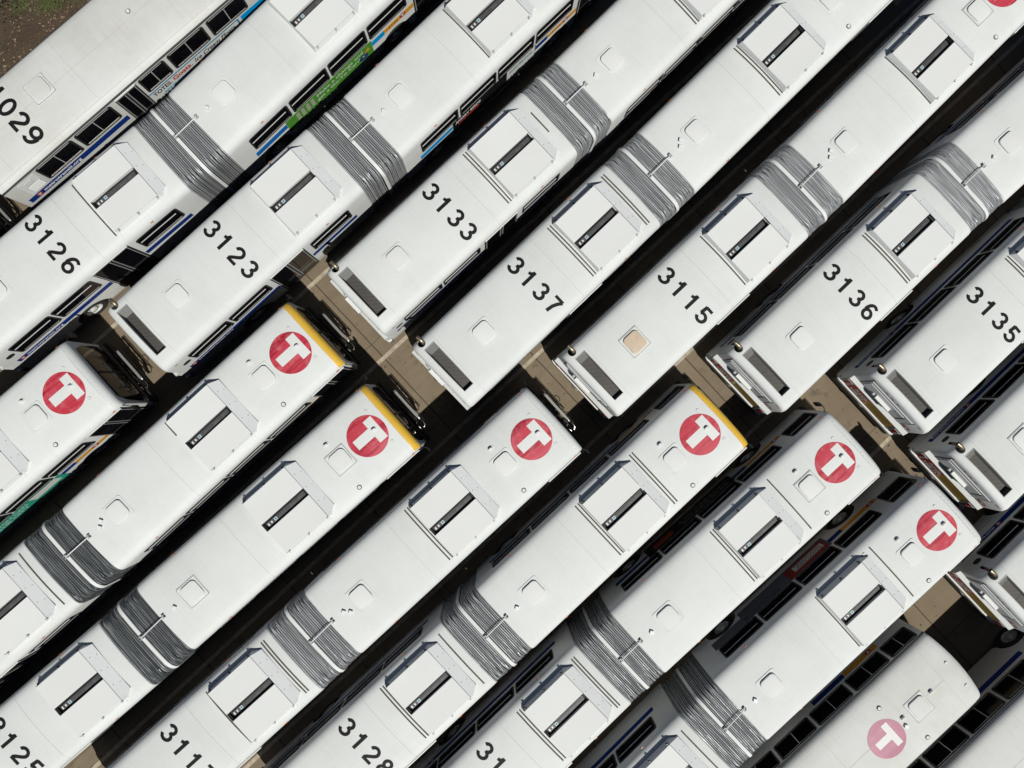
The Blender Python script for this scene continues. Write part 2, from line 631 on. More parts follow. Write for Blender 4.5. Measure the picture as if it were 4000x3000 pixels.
def make_rear_body():
    st = [(-8.1, 0.17, 0.05), (-8.088, 0.115, 0.035), (-8.06, 0.065, 0.02), (-8.01, 0.03, 0.008), (-7.95, 0.008, 0.0), (-7.88, 0, 0),
          (-7.0, 0, 0), (-5.0, 0, 0), (-3.0, 0, 0), (-0.06, 0, 0), (-0.015, 0.012, 0.008), (0.0, 0.03, 0.02)]
    me = shell(st).mesh('rear_body', WHITE)
    cuts = [cyl_y(-5.2, 0.5, 0.62, 0.85, 1.5), cyl_y(-5.2, 0.5, 0.62, -1.5, -0.85)]
    g = MB().box(-7.85, -7.5, -0.806, 0.9, 2.80, 3.3)
    n = MB()
    pts = [(-7.79 + 0.125 * math.cos(rad(a)), 1.135 + 0.125 * math.sin(rad(a))) for a in range(85, 361, 15)]
    pts += [(-7.665, 1.6), (-7.795, 1.6)]
    n.prism(pts, 'z', 2.45, 3.4)
    cuts += [g, n]

    def test(c, nn):
        if in_well(c, [-5.2]):
            return 1
        if -7.86 < c.x < -7.49 and -0.81 < c.y < 0.91 and c.z < 2.83 and c.z > 2.77:
            return 1
        if -7.93 < c.x < -7.65 and 0.95 < c.y < 1.29 and c.z < 2.47 and c.z > 2.4:
            return 1
        return 0
    return boolean_cut(me, cuts, test, [WHITE, WELL])


def make_front_body(capped):
    st = [(0.0, 0.03, 0.02), (0.015, 0.012, 0.008), (0.06, 0, 0), (2.0, 0, 0), (4.0, 0, 0), (6.0, 0, 0), (8.0, 0, 0),
          (8.86, 0, 0), (8.93, 0.012, 0.004), (9.0, 0.04, 0.012), (9.05, 0.085, 0.028), (9.08, 0.15, 0.05), (9.09, 0.25, 0.07)]
    me = shell(st).mesh('front_body', WHITE)
    cuts = []
    for ax in (1.32, 6.72):
        cuts += [cyl_y(ax, 0.5, 0.62, 0.85, 1.5), cyl_y(ax, 0.5, 0.62, -1.5, -0.85)]
    return boolean_cut(me, cuts, lambda c, n: 1 if in_well(c, [1.32, 6.72]) else 0, [WHITE, WELL])


def make_cap(m):
    """moulded strip over the front roof edge"""
    mb = MB()
    xs = [(8.88, 0.0, 0.006), (8.885, 0.0, 0.016), (8.94, 0.01, 0.018), (9.0, 0.035, 0.018), (9.05, 0.08, 0.02), (9.09, 0.15, 0.02), (9.105, 0.25, 0.02), (9.10, 0.34, 0.02)]
    ys = [-1.262, -1.25, -1.2, -1.1, -0.9, -0.6, -0.3, 0, 0.3, 0.6, 0.9, 1.1, 1.2, 1.25, 1.262]
    for x, top, up in xs:
        for y in ys:
            edge = 0.012 if abs(y) > 1.26 else 0
            z = zroof(y)
            mb.v.append((x - 0.03 * (abs(y) / 1.26) ** 4, y, z - top * min(1, max(0, (z - 2.0))) + up - edge))
    n = len(ys)
    for i in range(len(xs) - 1):
        for k in range(n - 1):
            mb.f.append((i * n + k, i * n + k + 1, (i + 1) * n + k + 1, (i + 1) * n + k))
            mb.m.append(0)
    me = mb.mesh('cap', m, angle=50)
    if me.polygons[len(me.polygons) // 4].normal.z < 0:
        me.flip_normals()
    return me


def drape_strip(x0, x1, ya, yb, up, n=24):
    """thin raised strip that follows the roof"""
    mb = MB()
    ys = [ya + (yb - ya) * k / n for k in range(n + 1)]
    for y in ys:
        for x in (x0, x1):
            mb.v.append((x, y, zroof(y) + up))
            mb.v.append((x, y, zroof(y) - 0.004))
    for k in range(n):
        a = k * 4
        b = a + 4
        mb.f += [(a, a + 2, b + 2, b), (a + 1, b + 1, b + 3, a + 3), (a, b, b + 1, a + 1), (a + 2, a + 3, b + 3, b + 2)]
    mb.f += [(0, 1, 3, 2), (n * 4, n * 4 + 2, n * 4 + 3, n * 4 + 1)]
    mb.m = [0] * len(mb.f)
    return mb


def drape_disc(r, up, cy=0.0):
    mb = MB()
    rings, n = 10, 48
    zc = 0
    mb.v.append((0, 0, zroof(cy) + up))
    for i in range(1, rings + 1):
        for k in range(n):
            a = 2 * math.pi * k / n
            y = r * i / rings * math.sin(a)
            mb.v.append((r * i / rings * math.cos(a), y, zroof(cy + y) + up))
    for k in range(n):
        mb.f.append((0, 1 + k, 1 + (k + 1) % n))
    for i in range(rings - 1):
        for k in range(n):
            a = 1 + i * n
            mb.f.append((a + k, a + n + k, a + n + (k + 1) % n, a + (k + 1) % n))
    mb.m = [0] * len(mb.f)
    return mb


# ------------------------------------------------------------------ lettering
def text_geo(body, size, off=0.0, shear=0.0, spacing=1.0):
    c = bpy.data.curves.new('t', 'FONT')
    c.body = body
    c.size = size
    c.offset = off
    c.shear = shear
    c.space_character = spacing
    c.resolution_u = 3
    o = bpy.data.objects.new('t', c)
    COL.objects.link(o)
    dg = bpy.context.evaluated_depsgraph_get()
    me = bpy.data.meshes.new_from_object(o.evaluated_get(dg))
    vs = [(v.co.x, v.co.y) for v in me.vertices]
    fs = [tuple(p.vertices) for p in me.polygons]
    bpy.data.objects.remove(o, do_unlink=True)
    bpy.data.curves.remove(c)
    bpy.data.meshes.remove(me)
    return vs, fs


def place_text(mb, body, side, x, z, length, size, eps=0.006, off=0.0, shear=0.0, mi=0, yb=None, stretch=True):
    """side 'R' right flank, 'L' left flank, 'B' rear face (x is then y). length = wanted width"""
    vs, fs = text_geo(body, size, off, shear)
    w = max(v[0] for v in vs)
    k = length / w if stretch and length else 1.0
    out = []
    for u, v in vs:
        u *= k
        if side == 'R':
            out.append((x + u, -(yb or HW) - eps, z + v))
        elif side == 'L':
            out.append((x - u, (yb or HW) + eps, z + v))
        else:
            out.append((yb - eps, x - u, z + v))
    mb.add(out, fs, mi)


def arc(cx, cy, rx, ry, a0, a1, n=18):
    return [(cx + rx * math.cos(rad(a0 + (a1 - a0) * k / n)), cy + ry * math.sin(rad(a0 + (a1 - a0) * k / n))) for k in range(n + 1)]


DIG = {
    '0': [arc(.32, .5, .235, .42, 90, 450, 32)],
    '1': [[(.345, 0), (.345, .5), (.345, .99)], [(.10, .735), (.20, .745), (.28, .80), (.32, .90)]],
    '2': [arc(.315, .685, .225, .235, 172, -32, 20) + [(.42, .46), (.2, .25), (.10, .10)], [(.055, .078), (.58, .078)]],
    '3': [arc(.305, .715, .205, .205, 165, -80, 18), arc(.315, .305, .235, .225, 88, -168, 20)],
    '5': [[(.55, .92), (.16, .92)], [(.175, .96), (.13, .50)], arc(.305, .32, .24, .24, 142, -165, 22)],
    '6': [arc(.325, .315, .225, .24, 0, 360, 30), arc(.385, .44, .29, .48, 52, 178, 18)],
    '7': [[(.06, .92), (.58, .92)], [(.565, .90), (.42, .68), (.31, .40), (.255, .0)]],
    '8': [arc(.32, .72, .19, .2, 90, 450, 26), arc(.32, .29, .235, .22, 90, 450, 28)],
    '9': [arc(.315, .685, .225, .24, 0, 360, 30), arc(.255, .56, .29, .48, 232, 358, 18)],
}


def digits(text, h, w, x0, y0, adv):
    """roof number: reads from left side to right side, tops towards the front"""
    mb = MB()
    s = 0.172
    lift = 0.0
    for i, ch in enumerate(text):
        for j, path in enumerate(DIG[ch]):
            n = len(path)
            L, Rr = [], []
            for k, (px, py) in enumerate(path):
                a = path[max(k - 1, 0)]
                b = path[min(k + 1, n - 1)]
                dx, dy = b[0] - a[0], b[1] - a[1]
                d = math.hypot(dx, dy)
                if len(path) > 20 and path[0][0] - path[-1][0] < 1e-4 and abs(path[0][1] - path[-1][1]) < 1e-4 and k in (0, n - 1):
                    a, b = path[-2], path[1]
                    dx, dy = b[0] - a[0], b[1] - a[1]
                    d = math.hypot(dx, dy)
                nx, ny = -dy / d * s / 2, dx / d * s / 2
                L.append((px + nx, py + ny))
                Rr.append((px - nx, py - ny))
            vs = []
            for p in L + Rr:
                y = y0 - i * adv - p[0] * w / 0.64
                vs.append((x0 + p[1] * h, y, zroof(y) + 0.005 + 0.0012 * j))
            mb.add(vs, [(k, k + 1, n + k + 1, n + k) for k in range(n - 1)])
    me = mb.mesh('fleet_number', NUMBER, angle=0)
    for p in me.polygons:
        if p.normal.z < 0:
            p.flip()
    return me


# ------------------------------------------------------------------ shared parts (all in section coordinates)
def win_meshes(x0, x1, z0, z1, side, mull=True, style='A', hw=HW):
    """a rounded black frame standing a little proud, a dark pane inside it"""
    s = -1 if side == 'R' else 1
    outer = round_rect(x0, x1, z0, z1, 0.10)
    t = 0.055 if style == 'A' else 0.06
    inner = round_rect(x0 + t, x1 - t, z0 + t, z1 - t, 0.06)
    n = len(outer)
    mb = MB()
    yo, yi, yg = s * (hw + 0.016), s * (hw + 0.016), s * (hw + 0.004)
    yb = s * (hw - 0.01)
    mb.v = [(p[0], yo, p[1]) for p in outer] + [(p[0], yi, p[1]) for p in inner] + [(p[0], yb, p[1]) for p in outer] + [(p[0], yg, p[1]) for p in inner]
    for k in range(n):
        q = (k + 1) % n
        mb.f += [(k, q, n + q, n + k), (2 * n + k, 2 * n + q, q, k), (n + k, n + q, 3 * n + q, 3 * n + k)]
    mb.m = [0] * len(mb.f)
    if mull and style == 'A':
        zm = z1 - 0.36
        mb.box(x0 + t, x1 - t - 0.08, s * (hw + 0.006), s * (hw + 0.018), zm, zm + 0.026, 1)
        mb.box(x0 + t + 0.05, x1 - t - 0.05, s * (hw + 0.006), s * (hw + 0.014), z0 + t, z0 + t + 0.012, 2)
    elif mull:
        xm = (x0 + x1) / 2
        mb.box(xm - 0.015, xm + 0.015, s * (hw + 0.005), s * (hw + 0.014), z0 + t, z1 - t, 3)
        mb.box(x0 + t + 0.04, x1 - t - 0.04, s * (hw + 0.006), s * (hw + 0.02), z0 + t, z0 + t + 0.016, 2)
        mb.box(x0 + t + 0.04, x1 - t - 0.04, s * (hw + 0.006), s * (hw + 0.026), z1 - t + 0.0, z1 - t + 0.02, 2)
    fr = mb.mesh('window', [FRAME, ADWHITE, TRIM, GREY], angle=30)
    g = MB()
    pts = round_rect(x0 + t - 0.004, x1 - t + 0.004, z0 + t - 0.004, z1 - t + 0.004, 0.06)
    g.v = [(p[0], s * (hw + 0.0045), p[1]) for p in pts]
    g.f = [tuple(range(len(pts)))]
    g.m = [0]
    gm = g.mesh('pane', GLASS, angle=0)
    if gm.polygons[0].normal.y * s < 0:
        gm.flip_normals()
    return fr, gm


def side_panel(x0, x1, z0, z1, side, m, eps=0.004, slant0=0.0, slant1=0.0, hw=HW):
    s = -1 if side == 'R' else 1
    mb = MB()
    a, b = s * (hw - 0.01), s * (hw + eps)
    P = [(x0, z0), (x1, z0), (x1 + slant1, z1), (x0 + slant0, z1)]
    mb.prism(P, 'y', a, b)
    return mb.mesh('panel', m, angle=0)


def door_meshes(x0, x1, side='R', hw=HW, ztop=2.74):
    s = -1 if side == 'R' else 1
    fr = MB()
    fr.box(x0, x1, s * (hw - 0.02), s * (hw + 0.008), 0.37, ztop, 0)
    fr.box(x0 + 0.02, x1 - 0.02, s * (hw + 0.0), s * (hw + 0.035), ztop + 0.002, ztop + 0.045, 2)
    leaves = []
    xm = (x0 + x1) / 2
    for a, b in ((x0 + 0.06, xm - 0.05), (xm + 0.05, x1 - 0.06)):
        g = MB()
        pts = round_rect(a + 0.03, b - 0.03, 1.25, ztop - 0.1, 0.09)
        g.prism(pts, 'y', s * (hw + 0.006), s * (hw + 0.011))
        pts = round_rect(a + 0.03, b - 0.03, 0.5, 1.12, 0.07)
        g.prism(pts, 'y', s * (hw + 0.006), s * (hw + 0.011))
        h = MB()
        h.tube([(a + 0.0, s * (hw + 0.03), 0.75), (a + 0.0, s * (hw + 0.03), ztop - 0.08)], 0.014, 6)
        h.tube([(b - 0.0, s * (hw + 0.03), 0.75), (b - 0.0, s * (hw + 0.03), ztop - 0.08)], 0.014, 6)
        leaves.append((g.mesh('pane', GLASS, angle=30), h.mesh('handrail', GREY, angle=40)))
    return fr.mesh('door', [FRAME, GREY, ADWHITE], angle=20), leaves


def wheel_meshes():
    t = MB()
    prof = [(0.10, 0.29), (0.125, 0.33), (0.135, 0.42), (0.12, 0.47), (0.09, 0.49), (-0.09, 0.49), (-0.12, 0.47), (-0.135, 0.42), (-0.12, 0.29)]
    n = 40
    for y, r in prof:
        for k in range(n):
            a = 2 * math.pi * k / n
            t.v.append((r * math.cos(a), y, r * math.sin(a)))
    for i in range(len(prof) - 1):
        for k in range(n):
            t.f.append((i * n + k, i * n + (k + 1) % n, (i + 1) * n + (k + 1) % n, (i + 1) * n + k))
    t.m = [0] * len(t.f)
    tm = t.mesh('wheel', TYRE, angle=40)
    r = MB()
    prof = [(0.10, 0.295), (0.085, 0.27), (0.02, 0.25), (0.02, 0.13), (0.10, 0.125), (0.13, 0.10), (0.13, 0.0)]
    n = 30
    for y, rr in prof:
        for k in range(n):
            a = 2 * math.pi * k / n
            r.v.append((rr * math.cos(a), y, rr * math.sin(a)))
    for i in range(len(prof) - 1):
        for k in range(n):
            r.f.append((i * n + k, i * n + (k + 1) % n, (i + 1) * n + (k + 1) % n, (i + 1) * n + k))
    r.m = [0] * len(r.f)
    for k in range(10):
        a = 2 * math.pi * k / 10
        r.tube([(0.17 * math.cos(a), 0.015, 0.17 * math.sin(a)), (0.17 * math.cos(a), 0.05, 0.17 * math.sin(a))], 0.014, 6, 0)
    rm = r.mesh('rim', RIM, angle=35)
    return tm, rm


def ac_meshes():
    """air conditioner, coordinates relative to the rear edge of its top (x 0..1.63)"""
    zt = 3.275
    out = {}
    for key, ya, yb in (('L', 0.135, 0.965), ('R', -0.955, -0.13)):
        mb = MB()
        mb.box(0.0, 1.63, ya, yb, zt - 0.055, zt, 0, bev=0.008)
        out[key] = mb.mesh('cover', COVER, angle=30)
    b = MB()
    # body under the covers: sloped flanks, open channel in the middle
    yt, yb_ = 0.945, 1.025
    for s in (1, -1):
        poly = [(0.137, 3.02), (0.137, zt - 0.056), (yt, zt - 0.056), (yb_, 3.0)]
        poly = [(s * p[0], p[1]) for p in poly]
        b.prism(poly, 'x', 0.006, 1.624, 0)
    # sloped rear skirt and front fairing with clipped corners
    zb = 3.02
    vs = [(0.0, 0.965, zt - 0.012), (0.0, -0.955, zt - 0.012), (-0.055, -1.0, zb - 0.02), (-0.055, 1.02, zb - 0.02),
          (0.012, 1.03, zb - 0.03), (0.012, -1.01, zb - 0.03)]
    b.add(vs, [(0, 1, 2, 3), (0, 3, 4), (1, 5, 2)], 0)
    x0, x1 = 1.64, 1.95
    vs = [(x0, 0.965, zt - 0.006), (x0, -0.955, zt - 0.006), (x1, -0.84, zb + 0.082), (x1, 0.875, zb + 0.082),
          (x0 + 0.06, 1.03, zb - 0.03), (x0 + 0.06, -1.02, zb - 0.03), (x1, -0.84, zb - 0.01), (x1, 0.875, zb - 0.01),
          (x0 - 0.02, 1.03, zb - 0.03), (x0 - 0.02, -1.02, zb - 0.03), (x0 - 0.02, 0.95, zt - 0.06), (x0 - 0.02, -0.94, zt - 0.06)]
    b.add(vs, [(0, 1, 2, 3), (0, 3, 7, 4), (1, 5, 6, 2), (3, 2, 6, 7), (0, 4, 8, 10), (1, 11, 9, 5)], 1)
    for px, py in ((1.72, .6), (1.72, .1), (1.72, -.45), (1.88, .55), (1.88, 0.05), (1.88, -.5)):
        z = zt - 0.006 + (px - x0) / (x1 - x0) * (zb + 0.082 - zt + 0.006)
        b.disc(px, py, z - 0.01, z + 0.006, 0.011, 8, 2)
    # small lip below the right hand covers
    b.box(0.02, 1.60, -1.10, -1.02, 2.985, 3.022, 0, bev=0.01)
    out['body'] = b.mesh('air_conditioner', [COVER, PANELGREY, STRIP], angle=25)
    l = []
    for s in (1, -1):
        for px in (0.09, 0.85, 1.58):
            k = MB()
            y = 0.975 if s > 0 else -0.965
            k.box(px - 0.035, px + 0.025, s * (abs(y) - 0.005), s * (abs(y) + 0.04), 3.16, 3.235, 0, bev=0.006)
            k.tube([(px - 0.005, s * (abs(y) + 0.035), 3.20), (px - 0.03, s * (abs(y) + 0.07), 3.17)], 0.012, 6)
            l.append(k.mesh('latch', GREY if s < 0 else RACKDARK, angle=30))
    out['latch'] = l
    c = MB()
    c.box(0.02, 1.6, -0.128, 0.133, 3.095, 3.11, 0)
    c.box(0.10, 1.55, -0.075, 0.08, 3.11, 3.15, 1, bev=0.01)
    c.box(0.42, 1.5, -0.03, 0.035, 3.15, 3.165, 1, bev=0.004)
    c.tube([(0.05, 0.105, 3.15), (0.7, 0.108, 3.16), (1.55, 0.10, 3.15)], 0.014, 6, 2)
    c.tube([(0.05, -0.10, 3.14), (0.9, -0.108, 3.14), (1.55, -0.105, 3.15)], 0.01, 6, 2)
    for px in (0.02, 1.585):
        c.box(px, px + 0.02, -0.128, 0.133, 3.1, 3.2, 0)
    out['channel'] = c.mesh('channel', [SLOTDARK, SLOTGREY, BLACKRUB], angle=30)
    lb = MB()
    lb.box(0.12, 0.17, -0.04, 0.04, 3.151, 3.158, 0)
    lb.box(0.235, 0.285, -0.03, 0.035, 3.151, 3.158, 0)
    lb.box(0.37, 0.47, -0.045, 0.05, 3.166, 3.173, 1)
    lb.box(0.40, 0.44, -0.02, 0.025, 3.174, 3.176, 2)
    out['labels'] = lb.mesh('warning_labels', [ADWHITE, mat('label_blue', (0.45, 0.6, 0.66), .5), STRIP], angle=0)
    return out


def hatch_meshes(lid_mat, framed):
    f = MB()
    r = round_rect(-0.36, 0.36, -0.37, 0.37, 0.03 if framed else 0.08)
    f.prism(r, 'z', -0.02, 0.012 if framed else 0.006)
    if framed:
        r2 = round_rect(-0.345, 0.345, -0.355, 0.355, 0.03)
        f.prism(r2, 'z', 0.01, 0.014, 1)
        r2 = round_rect(-0.335, 0.335, -0.345, 0.345, 0.03)
        f.prism(r2, 'z', 0.01, 0.016, 0)
    fr = f.mesh('roof_hatch', [WHITE, STRIP], angle=30)
    l = MB()
    n = 5
    lay = [(0.0, -0.03), (0.0, 0.058), (0.006, 0.066), (0.02, 0.069)]
    rings = [round_rect(-0.28 + i, 0.28 - i, -0.29 + i, 0.29 - i, 0.13 - i * 0.5, n) for i, z in lay]
    m = len(rings[0])
    for (i, z), R in zip(lay, rings):
        l.v += [(p[0], p[1], z + 0.005) for p in R]
    for a in range(len(lay) - 1):
        for k in range(m):
            l.f.append((a * m + k, a * m + (k + 1) % m, (a + 1) * m + (k + 1) % m, (a + 1) * m + k))
    l.f.append(tuple(range(3 * m, 4 * m)))
    l.m = [0] * len(l.f)
    return fr, l.mesh('lid', lid_mat, angle=20)


def pill_mesh():
    mb = MB()
    r = round_rect(-0.1, 0.1, -0.05, 0.05, 0.048)
    mb.prism(r, 'z', -0.01, 0.012, 0)
    r = round_rect(-0.085, 0.075, -0.035, 0.035, 0.034)
    r2 = round_rect(-0.06, 0.05, -0.022, 0.022, 0.021)
    n = len(r)
    vs = [(p[0], p[1], 0.012) for p in r] + [(p[0] - 0.015, p[1], 0.10) for p in r2]
    fs = [(k, (k + 1) % n, n + (k + 1) % n, n + k) for k in range(n)] + [tuple(range(n, 2 * n))]
    mb.add(vs, fs, 1)
    return mb.mesh('antenna_pod', [WHITE, COVER], angle=40)


def ring_mesh(r=0.05, h=0.014):
    mb = MB()
    mb.disc(0, 0, -0.01, 0.006, r, 20, 1)
    mb.disc(0, 0, 0.006, h, r * 0.74, 20, 0)
    return mb.mesh('roof_cap', [COVER, SEAM], angle=40)


def vent_mesh():
    mb = MB()
    mb.disc(0, 0, -0.01, 0.012, 0.075, 24, 1)
    mb.disc(0, 0, 0.012, 0.034, 0.055, 24, 0, r2=0.05)
    return mb.mesh('round_vent', [COVER, STRIP], angle=40)


def boxvent_mesh():
    mb = MB()
    a = rad(78)
    pts = [(0.05 * math.sqrt(2) * math.cos(a + k * math.pi / 2), 0.055 * math.sqrt(2) * math.sin(a + k * math.pi / 2)) for k in range(4)]
    mb.prism(pts, 'z', -0.01, 0.075, 0)
    return mb.mesh('box_vent', [PANELGREY], angle=20)


def hoop_profile():
    # cross section for gaiter: y, z going from lower right over the roof to the lower left
    hp = [(1.22, 0.5), (1.262, 0.9), (1.268, 1.3), (1.27, 1.8), (1.27, 2.3), (1.268, 2.62), (1.25, 2.74), (1.215, 2.83), (1.16, 2.90), (1.09, 2.95),
          (1.0, 2.985), (0.86, 3.0), (0.7, 3.01), (0.5, 3.02), (0.25, 3.027), (0.0, 3.03)]
    return [(-y, z) for y, z in hp] + [(y, z) for y, z in reversed(hp[:-1])]


def gaiter(rel, t0, t1, pleats, seed, material, depth=0.13):
    """pleated bellows between the two sections; rel = matrix of the front section in rear section coordinates"""
    rnd = random.Random(seed)
    P = hoop_profile()
    n = len(P)
    yaw = math.atan2(rel[1][0], rel[0][0])
    org = Vector((rel[0][3], rel[1][3], 0))
    sub = 8
    N = pleats * sub
    mb = MB()
    w = [rnd.uniform(0.75, 1.25) for _ in range(pleats)]
    tot = sum(w)
    edges = [0]
    for x in w:
        edges.append(edges[-1] + x / tot)
    waves = [(rnd.uniform(0.5, 2.0), rnd.uniform(0, 6.28), rnd.uniform(0.0003, 0.001)) for _ in range(3)]
    for i in range(N + 1):
        p = min(i // sub, pleats - 1)
        u = i / sub - p
        s = edges[p] + (edges[p + 1] - edges[p]) * u
        for k, (y, z) in enumerate(P):
            # pleats crowd and bunch a little towards the corners
            c = k / (n - 1)
            wob = sum(a * math.sin(f * y * 2.2 + ph + p * 1.7) for f, ph, a in waves)
            corner = math.exp(-((abs(y) - 1.12) / 0.14) ** 2)
            wob += corner * 0.012 * math.sin(p * 2.3 + seed)
            t = t0 + (t1 - t0) * s
            edge = min(s, 1 - s) * 6
            t += wob * min(1, edge) * 0.9
            prof = abs(math.sin(math.pi * u)) ** 0.62
            d = depth * prof * (0.8 + 0.4 * rnd.random() * (0.3 + corner))
            ln = math.hypot(y * 0.9, 0.01)
            # outward direction
            if abs(y) > 1.2:
                ny, nz = math.copysign(1, y), 0.0
            elif abs(y) > 0.98:
                q = (abs(y) - 0.98) / 0.22
                ny, nz = math.copysign(math.sin(q * 1.4), y), math.cos(q * 1.4)
            else:
                ny, nz = 0.0, 1.0
            yy = y + ny * (d - depth * 0.75)
            zz = z + nz * (d - depth * 0.75)
            a = yaw * t
            base = org * t
            mb.v.append((base.x - math.sin(a) * yy, base.y + math.cos(a) * yy, zz))
    for i in range(N):
        for k in range(n - 1):
            mb.f.append((i * n + k, i * n + k + 1, (i + 1) * n + k + 1, (i + 1) * n + k))
            mb.m.append(1 if 1 <= i % sub <= sub - 2 else 0)
    me = mb.mesh('gaiter', [material, CRESTD if material is BELLOWSD else CREST], angle=60)
    # normals outward: check the crown
    c = sum(p.normal.z for p in me.polygons if p.center.z > 2.98)
    if c < 0:
        me.flip_normals()
    return me


def hoop(rel):
    P = hoop_profile()
    n = len(P)
    yaw = math.atan2(rel[1][0], rel[0][0])
    org = Vector((rel[0][3], rel[1][3], 0))
    a = yaw * 0.5
    mb = MB()
    for dx, up in ((-0.055, -0.03), (-0.055, 0.05), (-0.045, 0.06), (0.045, 0.06), (0.055, 0.05), (0.055, -0.03)):
        for y, z in P:
            if abs(y) > 1.2:
                yy, zz = y + math.copysign(up, y), z
            elif abs(y) > 0.98:
                q = (abs(y) - 0.98) / 0.22 * 1.4
                yy, zz = y + math.copysign(up * math.sin(q), y), z + up * math.cos(q)
            else:
                yy, zz = y, z + up
            b = org * 0.5
            mb.v.append((b.x + math.cos(a) * dx - math.sin(a) * yy, b.y + math.sin(a) * dx + math.cos(a) * yy, zz))
    for i in range(5):
        for k in range(n - 1):
            mb.f.append((i * n + k, i * n + k + 1, (i + 1) * n + k + 1, (i + 1) * n + k))
            mb.m.append(0)
    me = mb.mesh('hoop', COVER, angle=35)
    if sum(p.normal.z for p in me.polygons if p.center.z > 3.08) < 0:
        me.flip_normals()
    return me


def stay(rel):
    org = Vector((rel[0][3], rel[1][3], 0))
    yaw = math.atan2(rel[1][0], rel[0][0])
    h = org * 0.5 + Vector((0, 0.03, 3.155))
    f = org + Vector((math.cos(yaw) * 0.13, math.sin(yaw) * 0.13, 0)) + Vector((-math.sin(yaw) * 0.05, math.cos(yaw) * 0.05, 3.145))
    mb = MB()
    mb.tube([h, f], 0.017, 8, 0)
    for p in (h, f):
        mb.box(p.x - 0.05, p.x + 0.04, p.y - 0.055, p.y - 0.03, 3.08, 3.17, 1)
        mb.box(p.x - 0.05, p.x + 0.04, p.y + 0.03, p.y + 0.055, 3.08, 3.17, 1)
        mb.box(p.x - 0.055, p.x + 0.045, p.y - 0.07, p.y + 0.07, 3.075, 3.088, 0)
        mb.tube([(p.x, p.y - 0.06, 3.15), (p.x, p.y + 0.06, 3.15)], 0.012, 6, 1)
    return mb.mesh('stay_rod', [COVER, GREY], angle=30)


# rear-end equipment -------------------------------------------------
def bumper_mesh():
    mb = MB()
    mb.box(-8.195, -8.08, -1.27, 1.27, 0.885, 1.575, 0)
    mb.box(-8.19, -8.08, -1.2, 1.2, 0.4, 0.735, 1)
    pts = [(-8.10, -1.32), (-8.22, -1.31), (-8.25, -1.22), (-8.25, 1.22), (-8.22, 1.31), (-8.10, 1.32)]
    mb.prism(list(reversed(pts)), 'z', 0.74, 0.88, 0)
    pts2 = [(-8.10, -1.31), (-8.21, -1.29), (-8.23, -1.20), (-8.23, 1.20), (-8.21, 1.29), (-8.10, 1.31)]
    mb.prism(list(reversed(pts2)), 'z', 0.36, 0.738, 1)
    mb.tube([(-8.285, 0.30, 0.86), (-8.32, 0.22, 0.88), (-8.32, 0.10, 0.88), (-8.285, 0.02, 0.86)], 0.015, 6, 2)
    return mb.mesh('rear_bumper', [COVER, BLACKRUB, STEEL], angle=35)


def ledge_mesh():
    mb = MB()
    prof = [(-8.085, 1.58), (-8.225, 1.60), (-8.235, 1.68), (-8.085, 1.80)]
    mb.prism([(p[0], p[1]) for p in prof], 'y', -1.27, 1.27, 0)
    return mb.mesh('rear_ledge', WHITE, angle=35)


def engine_door_mesh():
    mb = MB()
    mb.box(-8.118, -8.09, -0.82, 0.98, 1.84, 2.66, 0, bev=0.006)
    mb.box(-8.13, -8.11, -0.58, 0.92, 1.93, 2.50, 1, bev=0.005)
    mb.box(-8.134, -8.115, -0.60, -0.56, 1.93, 2.50, 2)
    mb.box(-8.106, -8.09, 1.0, 1.016, 1.84, 2.85, 2)
    mb.box(-8.106, -8.09, -0.86, -0.85, 1.84, 2.75, 2)
    return mb.mesh('engine_door', [WHITE, PANELGREY, BLACKRUB], angle=25)


def plate_box_mesh():
    mb = MB()
    mb.box(-8.25, -8.128, -0.18, 0.44, 2.12, 2.21, 0, bev=0.01)
    mb.prism([(-8.22, 2.118), (-8.132, 2.118), (-8.132, 1.86), (-8.15, 1.86)], 'y', -0.16, 0.42, 1)
    mb.box(-8.21, -8.128, 0.441, 0.56, 2.04, 2.14, 2, bev=0.01)
    return mb.mesh('plate_hood', [COVER, BLACKRUB, GREY], angle=25)


def exhaust_mesh():
    mb = MB()
    pts = [(-7.74, 1.10, 2.5), (-7.74, 1.10, 2.86), (-7.737, 1.108, 2.93), (-7.735, 1.13, 2.985), (-7.735, 1.17, 3.015), (-7.74, 1.24, 3.03), (-7.755, 1.36, 3.03)]
    mb.tube(pts, [0.064] * 7, 16, 0, cap=False)
    mb.tube([(-7.74, 1.25, 3.03), (-7.753, 1.345, 3.03)], 0.0625, 12, 1)
    return mb.mesh('exhaust_pipe', [BRASS, SLOTDARK], angle=60)


def windscreen_mesh():
    mb = MB()
    ys = [-1.265, -1.25, -1.2, -1.1, -0.8, -0.4, 0, 0.4, 0.8, 1.1, 1.2, 1.25, 1.265]
    zs = [(0.95, 0.0), (1.15, 0.035), (1.6, 0.03), (2.2, 0.018), (2.60, 0.004), (2.70, -0.006)]
    for z, dx in zs:
        for y in ys:
            mb.v.append((9.115 + dx - 0.10 * (abs(y) / 1.265) ** 6, y, z))
    n = len(ys)
    for i in range(len(zs) - 1):
        for k in range(n - 1):
            mb.f.append((i * n + k, i * n + k + 1, (i + 1) * n + k + 1, (i + 1) * n + k))
            mb.m.append(0)
    me = mb.mesh('windscreen', GLASS, angle=60)
    if me.polygons[n // 2].normal.x < 0:
        me.flip_normals()
    return me


